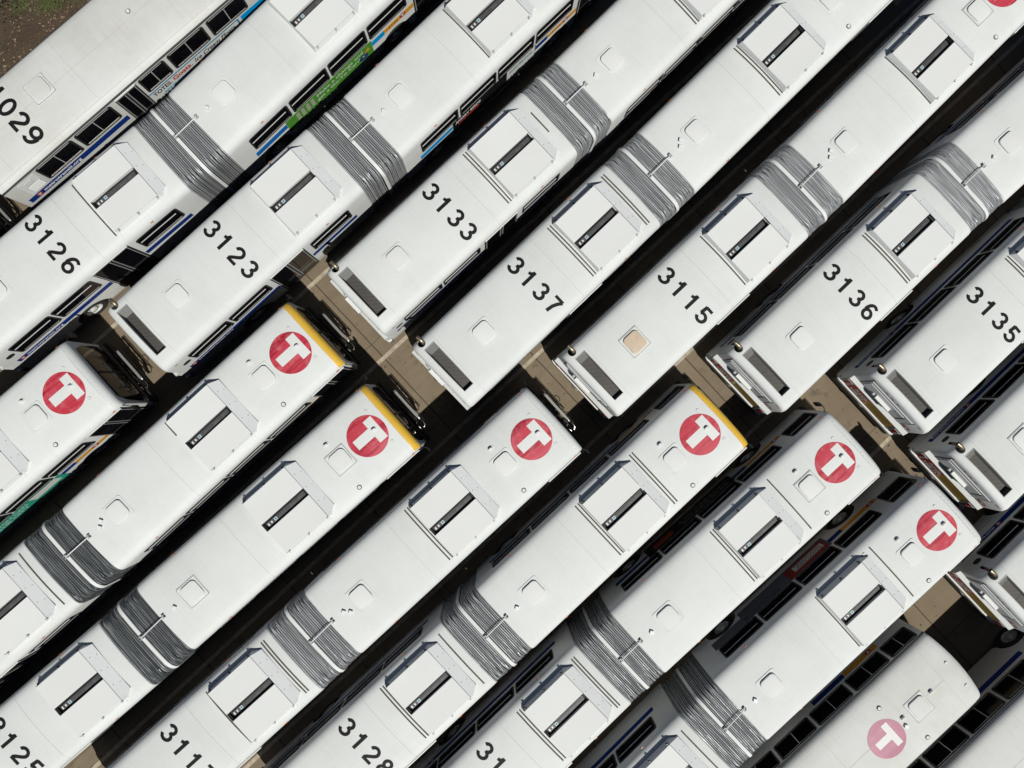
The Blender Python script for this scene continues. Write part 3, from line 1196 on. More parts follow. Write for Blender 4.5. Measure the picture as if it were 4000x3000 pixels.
def front_panel_mesh():
    mb = MB()
    mb.box(9.08, 9.14, -1.2, 1.2, 0.62, 0.95, 0, bev=0.02)
    mb.box(9.08, 9.24, -1.27, 1.27, 0.36, 0.62, 1, bev=0.03)
    mb.box(9.14, 9.15, -0.03, 0.03, 0.95, 2.7, 1)
    return mb.mesh('front_bumper', [mat('dark_front', (0.05, 0.052, 0.055), .4), BLACKRUB], angle=30)


def wiper_mesh():
    mb = MB()
    for s in (1, -1):
        mb.tube([(9.17, s * 0.25, 1.0), (9.19, s * 0.45, 1.4), (9.17, s * 0.62, 1.75)], 0.011, 5, 0)
        mb.tube([(9.172, s * 0.62, 1.35), (9.165, s * 0.63, 2.2)], 0.009, 5, 0)
    return mb.mesh('wipers', RACKDARK, angle=40)


def rack_mesh(open_):
    mb = MB()
    # folded bicycle carrier: grey tray bar, black frame, wheel hoops and a hook arm at the right end
    mb.box(9.40, 9.47, -0.56, 0.68, 0.92, 0.98, 0, bev=0.008)
    mb.box(9.395, 9.475, -0.50, 0.62, 0.982, 0.988, 0)
    for x, z in ((9.30, 0.80), (9.33, 1.06), (9.52, 0.86)):
        mb.tube([(x, -0.72, z), (x, 0.74, z)], 0.016, 6, 1)
    for y in (-0.55, -0.1, 0.35, 0.66):
        mb.tube([(9.2, y, 0.62), (9.32, y, 0.78), (9.46, y, 0.90), (9.52, y, 0.86)], 0.014, 6, 1)
        mb.tube([(9.30, y, 0.78), (9.33, y, 1.08)], 0.012, 6, 1)
    mb.tube([(9.43, -0.56, 0.97), (9.47, -0.66, 1.0), (9.45, -0.80, 0.98), (9.38, -0.86, 0.95), (9.33, -0.78, 0.98), (9.38, -0.62, 0.97)], 0.013, 6, 2)
    mb.tube([(9.32, -0.30, 1.06), (9.36, -0.50, 1.08), (9.33, -0.74, 1.06), (9.27, -0.84, 1.0), (9.26, -0.72, 1.02)], 0.012, 6, 2)
    mb.tube([(9.27, -0.36, 1.05), (9.34, -0.34, 1.07)], 0.02, 6, 2)
    mb.tube([(9.27, -0.60, 1.05), (9.34, -0.58, 1.07)], 0.018, 6, 2)
    if open_:
        mb.tube([(9.52, -0.2, 0.9), (9.6, -0.3, 1.0), (9.62, -0.45, 1.02), (9.55, -0.5, 0.95)], 0.012, 6, 1)
    for y in (-0.2, 0.1, 0.4):
        mb.tube([(9.33, y, 1.07), (9.36, y + 0.1, 1.16), (9.34, y + 0.2, 1.07)], 0.01, 6, 1)
    return mb.mesh('bicycle_rack', [mat('rack_grey', (0.32, 0.32, 0.3), .4, metal=.4), RACKDARK, STEEL], angle=40)


def mirror_mesh(s):
    mb = MB()
    mb.tube([(9.02, s * 1.26, 2.72), (9.12, s * 1.36, 2.66), (9.17, s * 1.46, 2.5)], 0.014, 6, 0)
    mb.box(9.12, 9.18, s * 1.38, s * 1.55, 2.08, 2.5, 0, bev=0.02)
    return mb.mesh('mirror', [BLACKRUB], angle=35)


def lamp_box(x, y, z, dx, dy, dz, m):
    return MB().box(x - dx, x + dx, y - dy, y + dy, z - dz, z + dz, 0, bev=min(dx, dy, dz) * 0.5).mesh('lamp', m, angle=35)


def small_logo(x, z, r, side, eps=0.007, yb=HW):
    """round red badge with a white T on a flank or on the rear ('B': x is the y position)"""
    mb = MB()
    n = 24

    def P(u, v, e):
        if side == 'R':
            return (x + u, -yb - e, z + v)
        if side == 'L':
            return (x - u, yb + e, z + v)
        return (yb - e, x - u, z + v)
    vs = [P(r * math.cos(2 * math.pi * k / n), r * math.sin(2 * math.pi * k / n), eps) for k in range(n)]
    mb.add(vs, [tuple(range(n))], 0)
    for (u0, u1, v0, v1) in ((-0.6, 0.6, 0.22, 0.62), (-0.22, 0.22, -0.68, 0.22)):
        mb.add([P(u0 * r, v0 * r, eps + .002), P(u1 * r, v0 * r, eps + .002), P(u1 * r, v1 * r, eps + .002), P(u0 * r, v1 * r, eps + .002)], [(0, 1, 2, 3)], 1)
    return mb.mesh('round_badge', [RED, ADWHITE], angle=0)


def lettering(items, mats, key=None):
    mb = MB()
    for it in items:
        place_text(mb, **it)
    return mb.mesh('lettering', mats, angle=0)


# ------------------------------------------------------------------ the articulated bus
FLANK_ADS = {}


def build_bus(cfg):
    (rx, ry, ra), (fx, fy, fa) = cfg['rear'], cfg['front']
    root = bpy.data.objects.new('articulated_bus', None)
    COL.objects.link(root)
    root.empty_display_size = 0.5
    root.location = (rx, ry, 0)
    root.rotation_euler = (0, 0, rad(ra))
    root['label'] = cfg['label']
    root['category'] = 'bus'
    root['group'] = 'white articulated buses parked nose to tail in two rows'
    A = Matrix.Translation((rx, ry, 0)) @ Matrix.Rotation(rad(ra), 4, 'Z')
    B = Matrix.Translation((fx, fy, 0)) @ Matrix.Rotation(rad(fa), 4, 'Z')
    rel = A.inverted() @ B
    FL = rel.translation.copy()
    FY = rad(fa - ra)
    cF, sF = math.cos(FY), math.sin(FY)

    def rearp(name, me, label=None, off=(0, 0, 0)):
        return obj(name, me, root, off, 0, label)

    def frontp(name, me, label=None, off=(0, 0, 0)):
        return obj(name, me, root, (FL.x + cF * off[0] - sF * off[1], FL.y + sF * off[0] + cF * off[1], off[2]), FY, label)

    # bodies
    rearp('rear_body', cached('rb', make_rear_body))
    frontp('front_body', cached('fb', lambda: make_front_body(False)))
    # bellows
    bm = BELLOWSD if cfg.get('dark') else BELLOWS
    sd = cfg['seed']
    rearp('gaiter', gaiter(rel, -0.005, 0.455, 12, sd, bm))
    rearp('gaiter', gaiter(rel, 0.545, 1.005, 12, sd + 5, bm))
    rearp('hoop', hoop(rel))
    rearp('stay_rod', stay(rel))
    u = MB().box(-0.5, rel[0][3] + 0.5, -0.9, 0.9, 0.45, 0.9, 0)
    rearp('turntable', cached('turn', lambda: u.mesh('turntable', WELL, angle=20)))

    # windows
    def windows(fn, spec, tag):
        for i, (x0, x1, z0, z1, sd_, mull) in enumerate(spec):
            fr, gl = cached(('w', tag, i), lambda: win_meshes(x0, x1, z0, z1, sd_, mull))
            w = fn('window', fr)
            obj('pane', gl, w)
    zb, zt = 1.74, 2.61
    windows(rearp, [(-7.34, -5.75, zb, zt, 'R', True), (-5.68, -4.12, zb, zt, 'R', True), (-2.32, -0.74, zb, zt, 'R', True),
                    (-7.34, -5.75, zb, zt, 'L', True), (-5.68, -4.10, zb, zt, 'L', True), (-4.03, -2.45, zb, zt, 'L', True), (-2.38, -0.78, zb, zt, 'L', True)], 'rear')
    windows(frontp, [(0.72, 2.32, zb, zt, 'R', True), (2.40, 3.98, zb, zt, 'R', True), (4.05, 5.64, zb, zt, 'R', True), (5.72, 7.36, zb, zt, 'R', True),
                     (0.74, 2.34, zb, zt, 'L', True), (2.41, 3.98, zb, zt, 'L', True), (4.05, 5.66, zb, zt, 'L', True), (5.74, 7.36, zb, zt, 'L', True),
                     (7.84, 8.90, 1.42, 2.55, 'L', True)], 'front')
    for fn, key, a, b in ((rearp, 'dr', -3.93, -2.53), (frontp, 'df', 7.62, 8.97)):
        dm, lv = cached(key, lambda: door_meshes(a, b))
        d = fn('door', dm)
        for g, h in lv:
            obj('pane', g, d)
            obj('handrail', h, d)
    # wheels
    tm, rm = cached('wheel', wheel_meshes)
    for fn, ax in ((rearp, -5.2), (frontp, 1.32), (frontp, 6.72)):
        for s in (-1, 1):
            w = fn('wheel', tm, off=(ax, s * 1.14, 0.49))
            if s < 0:
                w.rotation_euler.z += math.pi
            obj('rim', rm, w)
    # roof equipment
    ac = cached('ac', ac_meshes)
    for fn, x in ((rearp, -2.41), (frontp, 4.08)):
        a = fn('air_conditioner', ac['body'], off=(x, 0, 0))
        obj('cover', ac['L'], a)
        obj('cover', ac['R'], a)
        obj('channel', ac['channel'], a)
        obj('warning_labels', ac['labels'], a)
        for l in ac['latch']:
            obj('latch', l, a)
    lid = TAN if cfg.get('tan') else COVER
    for i, (fn, x, y) in enumerate(((rearp, -6.205, 0.06), (frontp, 1.225, 0.017), (frontp, 7.05, 0.015))):
        framed = (i in cfg.get('framed', ()))
        lm = lid if i == 0 else COVER
        fr, ll = cached(('hatch', lm.name, framed), lambda: hatch_meshes(lm, framed))
        h = fn('roof_hatch', fr, off=(x, y, zroof(y)))
        obj('lid', ll, h, label='tan lid' if lm is TAN else None)
    pm, rg, vm, bv = cached('pill', pill_mesh), cached('ring', ring_mesh), cached('vent', vent_mesh), cached('bv', boxvent_mesh)
    for x, y in ((8.40, 0.05), (7.03, 0.65)):
        frontp('antenna_pod', pm, off=(x, y, zroof(y)))
    for x, y in ((8.57, 0.61), (8.57, -0.57)) + tuple(cfg.get('extra_rings', ())):
        frontp('roof_cap', rg, off=(x, y, zroof(y)))
    frontp('round_vent', vm, off=(6.915, -0.955, zroof(.955)))
    frontp('box_vent', bv, off=(0.54, 0.02, zroof(0)))
    if cfg.get('box2'):
        frontp('box_vent', bv, off=(0.69, cfg['box2'], zroof(0)))
    # seams
    rearp('roof_seam', cached('seam1', lambda: drape_strip(-3.255, -3.245, -1.299, 1.299, 0.002, 60).mesh('roof_seam', SEAM, angle=0)))
    rearp('roof_seam', cached('seam2', lambda: drape_strip(-7.405, -7.397, -1.299, 1.299, 0.002, 60).mesh('roof_seam', SEAM, angle=0)))
    frontp('roof_seam', cached('seam3', lambda: drape_strip(3.22, 3.229, -1.299, 1.299, 0.002, 60).mesh('roof_seam', SEAM, angle=0)))

    def riv():
        mb = drape_strip(8.868, 8.874, -1.28, 1.28, 0.003, 60)
        for k in range(17):
            y = -1.1 + k * 2.2 / 16
            mb.disc(8.905, y, zroof(y) - 0.003, zroof(y) + (0.021 if cfg['cap'] != 'none' else 0.01), 0.009, 6)
        return mb.mesh('roof_seam', SEAM, angle=0)
    frontp('roof_seam', cached('seam4', riv))
    # grey sealing strips across the roof in front of and behind the air conditioners
    for sec, x, ya, yb in cfg.get('strips', ()):
        fn = rearp if sec == 'r' else frontp
        fn('roof_strip', drape_strip(x - 0.021, x + 0.021, yb, ya, 0.012, 20).mesh('roof_strip', STRIP, angle=0))
    # front end
    capm = YELLOW if cfg['cap'] == 'yellow' else WHITE
    frontp('front_cap', cached(('cap', capm.name), lambda: make_cap(capm)), label='yellow front roof cap' if capm is YELLOW else None)
    ws = frontp('windscreen', cached('ws', windscreen_mesh))
    obj('wipers', cached('wip', wiper_mesh), ws)
    frontp('front_bumper', cached('fp', front_panel_mesh))
    frontp('bicycle_rack', cached(('rack', cfg.get('rackopen', False)), lambda: rack_mesh(cfg.get('rackopen', False))))
    for s in (-1, 1):
        frontp('mirror', cached(('mir', s), lambda: mirror_mesh(s)))
    # logo
    frontp('roof_emblem', cached('logo', lambda: drape_disc(0.63, 0.006, 0.02).mesh('roof_emblem', LOGO, angle=30)), off=(8.12, 0.02, 0),
           label='round red emblem with a white T')
    if cfg.get('num'):
        rearp('fleet_number', cached(('num', cfg['num']), lambda: digits(cfg['num'], 0.555, 0.40, -4.385, 1.055, 0.548)),
              label='black number %s' % cfg.get('numlabel', cfg['num']))
    # rear end
    rearp('rear_bumper', cached('bump', bumper_mesh))
    rearp('rear_ledge', cached('ledge', ledge_mesh))
    e = rearp('engine_door', cached('edoor', engine_door_mesh))
    obj('plate_hood', cached('phood', plate_box_mesh), e)
    rearp('exhaust_pipe', cached('exh', exhaust_mesh))

    def grille():
        mb = MB()
        mb.box(-7.845, -7.505, -0.80, 0.80, 2.840, 2.854, 0)
        # sloped mesh sides of the recess
        T = [(-7.848, -0.804), (-7.502, -0.804), (-7.502, 0.898), (-7.848, 0.898)]
        Bq = [(-7.835, -0.77), (-7.515, -0.77), (-7.515, 0.68), (-7.835, 0.68)]
        vs = [(p[0], p[1], zroof(p[1]) - 0.006) for p in T] + [(p[0], p[1], 2.856) for p in Bq]
        mb.add(vs, [(0, 1, 5, 4), (1, 2, 6, 5), (2, 3, 7, 6), (3, 0, 4, 7)], 3)
        # rim
        for (x0, x1, y0, y1) in ((-7.87, -7.852, -0.826, 0.92), (-7.498, -7.48, -0.826, 0.92)):
            n = 8
            for k in range(n):
                a = y0 + (y1 - y0) * k / n
                b = y0 + (y1 - y0) * (k + 1) / n
                mb.add([(x0, a, zroof(a) + .008), (x1, a, zroof(a) + .008), (x1, b, zroof(b) + .008), (x0, b, zroof(b) + .008),
                        (x0, a, zroof(a) - .01), (x1, a, zroof(a) - .01), (x1, b, zroof(b) - .01), (x0, b, zroof(b) - .01)],
                       [(0, 1, 2, 3), (0, 3, 7, 4), (1, 5, 6, 2)], 1)
        for y0, y1 in ((-0.826, -0.808), (0.902, 0.92)):
            mb.box(-7.852, -7.498, y0, y1, 3.0, zroof(y0) + .008, 1)
        mb.box(-7.835, -7.515, 0.046, 0.052, 2.855, 2.86, 2)
        return mb.mesh('roof_grille', [GRILLE, TRIM, STRIP, mat('grille_edge_mesh', (0.17, 0.17, 0.165), 0.6, var=0.15, scale=30)], angle=0)
    rearp('roof_grille', cached('grille', grille))
    for y in (0.47, 0.22, -0.03):
        rearp('brake_lamp', cached(('bl', y), lambda: lamp_box(-8.095, y, 2.83, 0.012, 0.055, 0.014, LAMPRED)))
    for s in (-1, 1):
        def tl():
            mb = MB()
            mb.box(-8.225, -8.19, s * 0.98, s * 1.24, 1.02, 1.5, 0, bev=0.01)
            for zc in (1.12, 1.27, 1.42):
                n = 14
                pts = [(s * 1.11 + 0.062 * math.cos(2 * math.pi * k / n), zc + 0.062 * math.sin(2 * math.pi * k / n)) for k in range(n)]
                mb.prism(pts, 'x', -8.24, -8.22, 1)
            return mb.mesh('tail_lamp', [GREY, LAMPRED], angle=30)
        rearp('tail_lamp', cached(('tl', s), tl))
        rearp('side_marker', cached(('sm', s), lambda: lamp_box(-7.74, s * 1.302, 2.66, 0.05, 0.008, 0.018, LAMPRED)))
        rearp('corner_marker', cached(('cm', s), lambda: lamp_box(-8.096, s * 1.02, 2.79, 0.012, 0.07, 0.015, LAMPRED)))
        rearp('side_marker', cached(('sm2', s), lambda: lamp_box(-1.5, s * 1.278, 2.815, 0.05, 0.012, 0.022, LAMPAMB)))
        frontp('side_marker', cached(('sm3', s), lambda: lamp_box(1.42, s * 1.278, 2.815, 0.05, 0.012, 0.022, LAMPAMB)))
        frontp('side_marker', cached(('sm4', s), lambda: lamp_box(8.75, s * 1.278, 2.815, 0.05, 0.012, 0.022, LAMPAMB)))

        def oval():
            mb = MB()
            mb.prism(round_rect(-7.72, -7.44, 1.98, 2.22, 0.11), 'y', s * 1.295, s * 1.306, 0)
            return mb.mesh('side_grille', BLACKRUB, angle=30)
        rearp('side_grille', cached(('oval', s), oval))

    def sign_red():
        mb = MB()
        mb.box(-8.216, -8.19, 0.22, 0.95, 0.94, 1.55, 0)
        place_text(mb, 'PLEASE', 'B', 0.78, 1.28, 0.5, 0.28, mi=1, yb=-8.216, off=0.010)
        place_text(mb, 'YIELD', 'B', 0.88, 0.99, 0.6, 0.33, mi=1, yb=-8.216, off=0.014)
        return mb.mesh('yield_sign', [RED, ADWHITE], angle=0)
    rearp('yield_sign', cached('ysign', sign_red))

    def sign_yel():
        mb = MB()
        mb.box(-8.216, -8.19, -0.90, 0.215, 0.94, 1.55, 0)
        rnd = random.Random(3)
        for r in range(4):
            y = 0.1
            while y > -0.8:
                w = rnd.uniform(0.05, 0.13)
                mb.box(-8.219, -8.216, y - w, y, 1.40 - r * 0.1, 1.43 - r * 0.1, 1)
                y -= w + 0.03
        return mb.mesh('rear_notice', [YSIGN, mat('notice_ink', (0.08, 0.05, 0.01), .6)], angle=0)
    rearp('rear_notice', cached('ynot', sign_yel))
    rearp('round_badge', cached('bb', lambda: small_logo(-1.02, 2.02, 0.13, 'B', yb=-8.1, eps=0.008)))
    if cfg.get('num'):
        rearp('lettering', cached(('rn', cfg['num']), lambda: lettering([dict(body=cfg['num'], side='B', x=-0.22, z=2.3, length=0.30, size=0.12, yb=-8.132)], [NUMBER])))

    # flank livery, rear section
    for side, spans in (('R', ((-7.76, -3.95), (-2.50, -0.62))), ('L', ((-7.76, -0.62),))):
        for i, (a, b) in enumerate(spans):
            rearp('side_stripe', cached(('st', side, i), lambda: side_panel(a, b, 1.30, 1.55, side, BLUE)))
        x = -7.42 if side == 'R' else -6.18
        rearp('web_lettering', cached(('web', side), lambda: lettering([dict(body='metrotransit.org', side=side, x=x, z=1.365, length=1.46, size=0.20, off=0.002)], [LETWHITE])))
        xb = -7.58 if side == 'R' else -6.02
        rearp('round_badge', cached(('wb', side), lambda: small_logo(xb, 1.425, 0.095, side)))
        rearp('skirt_line', cached(('sk', side), lambda: side_panel(-7.9 if side == 'L' else -7.9, -5.95, 0.94, 0.955, side, GREY)))
    # flank livery, front section
    for side in ('R', 'L'):
        s = cfg.get('flank' + side, 'plain')
        spans = {'plain': [(0.62, 6.3, BLUE)], 'green': [(0.62, 1.96, MIDBLUE), (5.75, 6.3, SKYBLUE)],
                 'birds': [(0.62, 2.04, SKYBLUE), (5.76, 6.3, BLUE)], 'teal': [(0.62, 1.96, BLUE), (5.75, 6.35, BLUE)],
                 'dark': [(0.62, 2.0, BLUE), (5.75, 6.3, BLUE)], 'grey': [(5.75, 6.3, BLUE)]}[s]
        for i, (a, b, m) in enumerate(spans):
            frontp('side_stripe', cached(('fs', s, side, i), lambda: side_panel(a, b, 1.27, 1.55, side, m)))
        xe = 7.61 if side == 'R' else 7.8
        frontp('side_stripe', cached(('or', side), lambda: side_panel(6.302 if s == 'plain' else 6.302, xe, 1.30, 1.55, side, ORANGE)) if True else None, label='orange band')
        frontp('round_badge', cached(('fbg', side), lambda: small_logo(7.12 if side == 'R' else 7.56, 1.44, 0.13, side)))
        if cfg.get('num'):
            frontp('lettering', cached(('fn', cfg['num'], side), lambda: lettering([dict(body=cfg['num'], side=side, x=6.48 if side == 'R' else 6.98, z=1.36, length=0.42, size=0.17)], [NUMBER])))
        if s in ADS:
            me = cached(('ad', s, side), lambda: ADS[s](side))
            frontp('side_advert', me)
    return root


def ad_green(side):
    mb = MB()
    s = -1 if side == 'R' else 1
    x0 = 1.97 if side == 'R' else 5.74
    d = 1 if side == 'R' else -1
    mb.box(1.965, 5.745, s * (HW - .01), s * (HW + .004), 0.88, 1.68, 0)
    place_text(mb, 'Make a change and', side, x0 + d * 1.32, 1.40, 2.05, 0.24, mi=1, off=0.004)
    place_text(mb, 'get a Go-To Card.', side, x0 + d * 1.30, 1.14, 1.95, 0.24, mi=1, off=0.004)
    for r in range(3):
        place_text(mb, '8 8 8 8', side, x0 + d * (0.42 + 0.0 * r), 1.44 - r * 0.16, 0.78, 0.19, mi=2, off=0.012)
    n = 20
    cx, cz = x0 + d * 3.35, 1.14
    mb.add([(cx + 0.2 * math.cos(2 * math.pi * k / n), s * (HW + .008), cz + 0.17 * math.sin(2 * math.pi * k / n)) for k in range(n)], [tuple(range(n))], 3)
    mb.add([(cx + d * 0.05, s * (HW + .011), cz + .12), (cx + d * 0.3, s * (HW + .011), cz + .16), (cx + d * 0.24, s * (HW + .011), cz + .38)], [(0, 1, 2)], 4)
    mb.add([(cx + 0.05 * math.cos(2 * math.pi * k / n), s * (HW + .012), cz + 0.05 + 0.03 * math.sin(2 * math.pi * k / n)) for k in range(n)], [tuple(range(n))], 1)
    return mb.mesh('side_advert', [GREEN, mat('letter_pale', (.6, .66, .55), .5), mat('letter_greygreen', (.42, .4, .34), .5), mat('ad_navy', (.02, .06, .14), .4), ORANGE], angle=0)


def ad_birds(side):
    mb = MB()
    s = -1 if side == 'R' else 1
    x0 = 2.05 if side == 'R' else 5.75
    d = 1 if side == 'R' else -1
    mb.box(2.05, 5.755, s * (HW - .01), s * (HW + .004), 0.70, 1.70, 0)
    place_text(mb, 'ANGRY BIRDS', side, x0 + d * 0.12, 1.40, 1.12, 0.26, mi=1, off=0.012)
    place_text(mb, 'UNIVERSE', side, x0 + d * 0.22, 1.19, 0.95, 0.19, mi=2, off=0.008)
    xa, xb = (x0 + d * 2.42, x0 + d * 3.68)
    mb.box(min(xa, xb), max(xa, xb), s * (HW + .004), s * (HW + .008), 0.8, 1.66, 1)
    place_text(mb, 'FARM FESTIVAL', side, xa + d * 0.1, 1.36, 1.05, 0.24, mi=3, eps=0.012, off=0.008)
    return mb.mesh('side_advert', [ADBLACK, ADWHITE, LETRED, LETTEAL], angle=0)


def ad_teal(side):
    mb = MB()
    s = -1 if side == 'R' else 1
    x0 = 1.97 if side == 'R' else 5.74
    d = 1 if side == 'R' else -1
    mb.box(1.965, 5.745, s * (HW - .01), s * (HW + .004), 0.80, 1.70, 0)
    place_text(mb, 'SEE ALL YOU CAN', side, x0 + d * 0.25, 1.38, 2.1, 0.25, mi=1, off=0.006)
    place_text(mb, 'RIDE THE CITY', side, x0 + d * 0.25, 1.10, 2.0, 0.25, mi=1, off=0.006)
    xa, xb = (x0 + d * 2.55, x0 + d * 3.6)
    mb.box(min(xa, xb), max(xa, xb), s * (HW + .004), s * (HW + .008), 1.15, 1.62, 2)
    return mb.mesh('side_advert', [TEAL, mat('letter_mint', (.5, .64, .58), .5), ADWHITE], angle=0)


def ad_dark(side):
    mb = MB()
    s = -1 if side == 'R' else 1
    x0 = 2.02 if side == 'R' else 5.74
    d = 1 if side == 'R' else -1
    mb.box(2.01, 5.745, s * (HW - .01), s * (HW + .004), 0.70, 1.70, 0)
    rnd = random.Random(8)
    for r, z in enumerate((1.42, 1.12)):
        u = 0.3
        while u < 2.3:
            w = rnd.uniform(0.12, 0.22)
            h = rnd.uniform(0.05, 0.09)
            cx = x0 + d * u
            pts = [(cx + 0.5 * w * math.cos(a * math.pi / 4) + 0.03 * math.sin(a), s * (HW + .008), z + h * math.sin(a * math.pi / 4)) for a in range(8)]
            mb.add(pts, [tuple(range(8))], 1)
            u += w + 0.05
    mb.box(x0 + d * 2.6, x0 + d * 3.4, s * (HW + .004), s * (HW + .008), 1.0, 1.5, 2)
    return mb.mesh('side_advert', [ADBLACK, mat('ad_dim_grey', (.22, .22, .22), .5), mat('ad_dim_red', (.3, .05, .03), .5)], angle=0)


def ad_grey(side):
    mb = MB()
    s = -1 if side == 'R' else 1
    x0 = 0.66 if side == 'R' else 5.74
    d = 1 if side == 'R' else -1
    mb.box(0.66, 1.96, s * (HW - .01), s * (HW + .0045), 1.14, 1.70, 0)
    mb.box(1.9602, 5.745, s * (HW - .01), s * (HW + .0045), 0.74, 1.70, 0)
    a, b = x0 + d * 0.10, x0 + d * 1.75
    mb.box(min(a, b), max(a, b), s * (HW + .0045), s * (HW + .008), 0.86, 1.64, 1)
    a, b = x0 + d * 0.18, x0 + d * 1.45
    mb.box(min(a, b), max(a, b), s * (HW + .008), s * (HW + .011), 1.02, 1.40, 2)
    rnd = random.Random(21)
    for z in (1.08, 1.20, 1.31):
        u = 0.24
        while u < 1.3:
            w = rnd.uniform(0.05, 0.12)
            p, q = x0 + d * u, x0 + d * (u + w)
            mb.box(min(p, q), max(p, q), s * (HW + .011), s * (HW + .013), z, z + 0.05, 3)
            u += w + 0.03
    for z in (1.34, 1.45, 1.56):
        u = 2.2
        while u < 3.7:
            w = rnd.uniform(0.04, 0.09)
            p, q = x0 + d * u, x0 + d * (u + w)
            mb.box(min(p, q), max(p, q), s * (HW + .0045), s * (HW + .007), z, z + 0.05, 4)
            u += w + 0.025
    return mb.mesh('side_advert', [mat('advert_slate', (.10, .11, .13), .45), mat('advert_maroon', (.25, .03, .02), .45), ADWHITE, NUMBER, mat('advert_ink', (.02, .02, .03), .6)], angle=0)


ADS = {'grey': ad_grey, 'green': ad_green, 'birds': ad_birds, 'teal': ad_teal, 'dark': ad_dark}

# ------------------------------------------------------------------ the older rigid bus
L2 = 12.2
HW2 = 1.32


def rigid_ring(x, inset=0.0, top=0.0):
    hp = [(1.27, 0.34), (1.32, 0.5), (1.32, 1.8), (1.32, 2.74), (1.315, 2.80), (1.36, 2.805), (1.36, 2.835), (1.315, 2.85), (1.27, 2.935), (1.19, 2.985), (1.05, 3.02), (0.7, 3.055), (0.35, 3.075), (0.0, 3.08)]
    k = (1.32 - inset) / 1.32
    out = []
    for y, z in hp:
        out.append((x, -y * k, z - top * max(0, z - 2.0)))
    for y, z in reversed(hp[:-1]):
        out.append((x, y * k, z - top * max(0, z - 2.0)))
    return out


def z2(y):
    a = abs(y)
    p = [(0, 3.08), (0.35, 3.075), (0.7, 3.055), (1.05, 3.02), (1.19, 2.985), (1.27, 2.935), (1.32, 2.85)]
    for (a0, b0), (a1, b1) in zip(p, p[1:]):
        if a <= a1:
            return b0 + (b1 - b0) * (a - a0) / (a1 - a0)
    return 2.85


def make_rigid_body():
    """x from 0 (front) back to -12.2; rounded bulging nose"""
    mb = MB()
    st = [(-12.2, 0.05, 0.12), (-12.17, 0.02, 0.05), (-12.08, 0.0, 0.01), (-11.5, 0, 0), (-9, 0, 0), (-6, 0, 0), (-3, 0, 0), (-0.62, 0, 0), (-0.3, 0.0, 0.012), (-0.12, 0.005, 0.035), (-0.04, 0.015, 0.075), (0.0, 0.04, 0.14)]
    rs = [rigid_ring(*s) for s in st]
    n = len(rs[0])
    for i, r in enumerate(rs):
        bulge = max(0, 1 - (-st[i][0]) / 0.62)
        for (x, y, z) in r:
            w = 1 - (abs(y) / 1.32) ** 2
            mb.v.append((x + bulge * 0.13 * w - bulge * 0.01, y, z))
    for i in range(len(rs) - 1):
        for k in range(n):
            mb.f.append((i * n + k, i * n + (k + 1) % n, (i + 1) * n + (k + 1) % n, (i + 1) * n + k))
    mb.f.append(tuple(range(n)))
    mb.f.append(tuple((len(rs) - 1) * n + k for k in reversed(range(n))))
    mb.m = [0] * len(mb.f)
    me = mb.mesh('body', OLDWHITE)
    cuts = []
    for ax in (-2.35, -9.35):
        cuts += [cyl_y(ax, 0.5, 0.6, 0.85, 1.5), cyl_y(ax, 0.5, 0.6, -1.5, -0.85)]

    def test(c, nn):
        for ax in (-2.35, -9.35):
            if math.hypot(c.x - ax, c.z - 0.5) < 0.64 and abs(c.y) < 1.3:
                return 1
        if 2.74 < c.z < 2.853 and abs(c.y) > 1.3:
            return 1
        return 0
    return boolean_cut(me, cuts, test, [OLDWHITE, mat('gutter_black', (0.02, 0.02, 0.022), .6)])


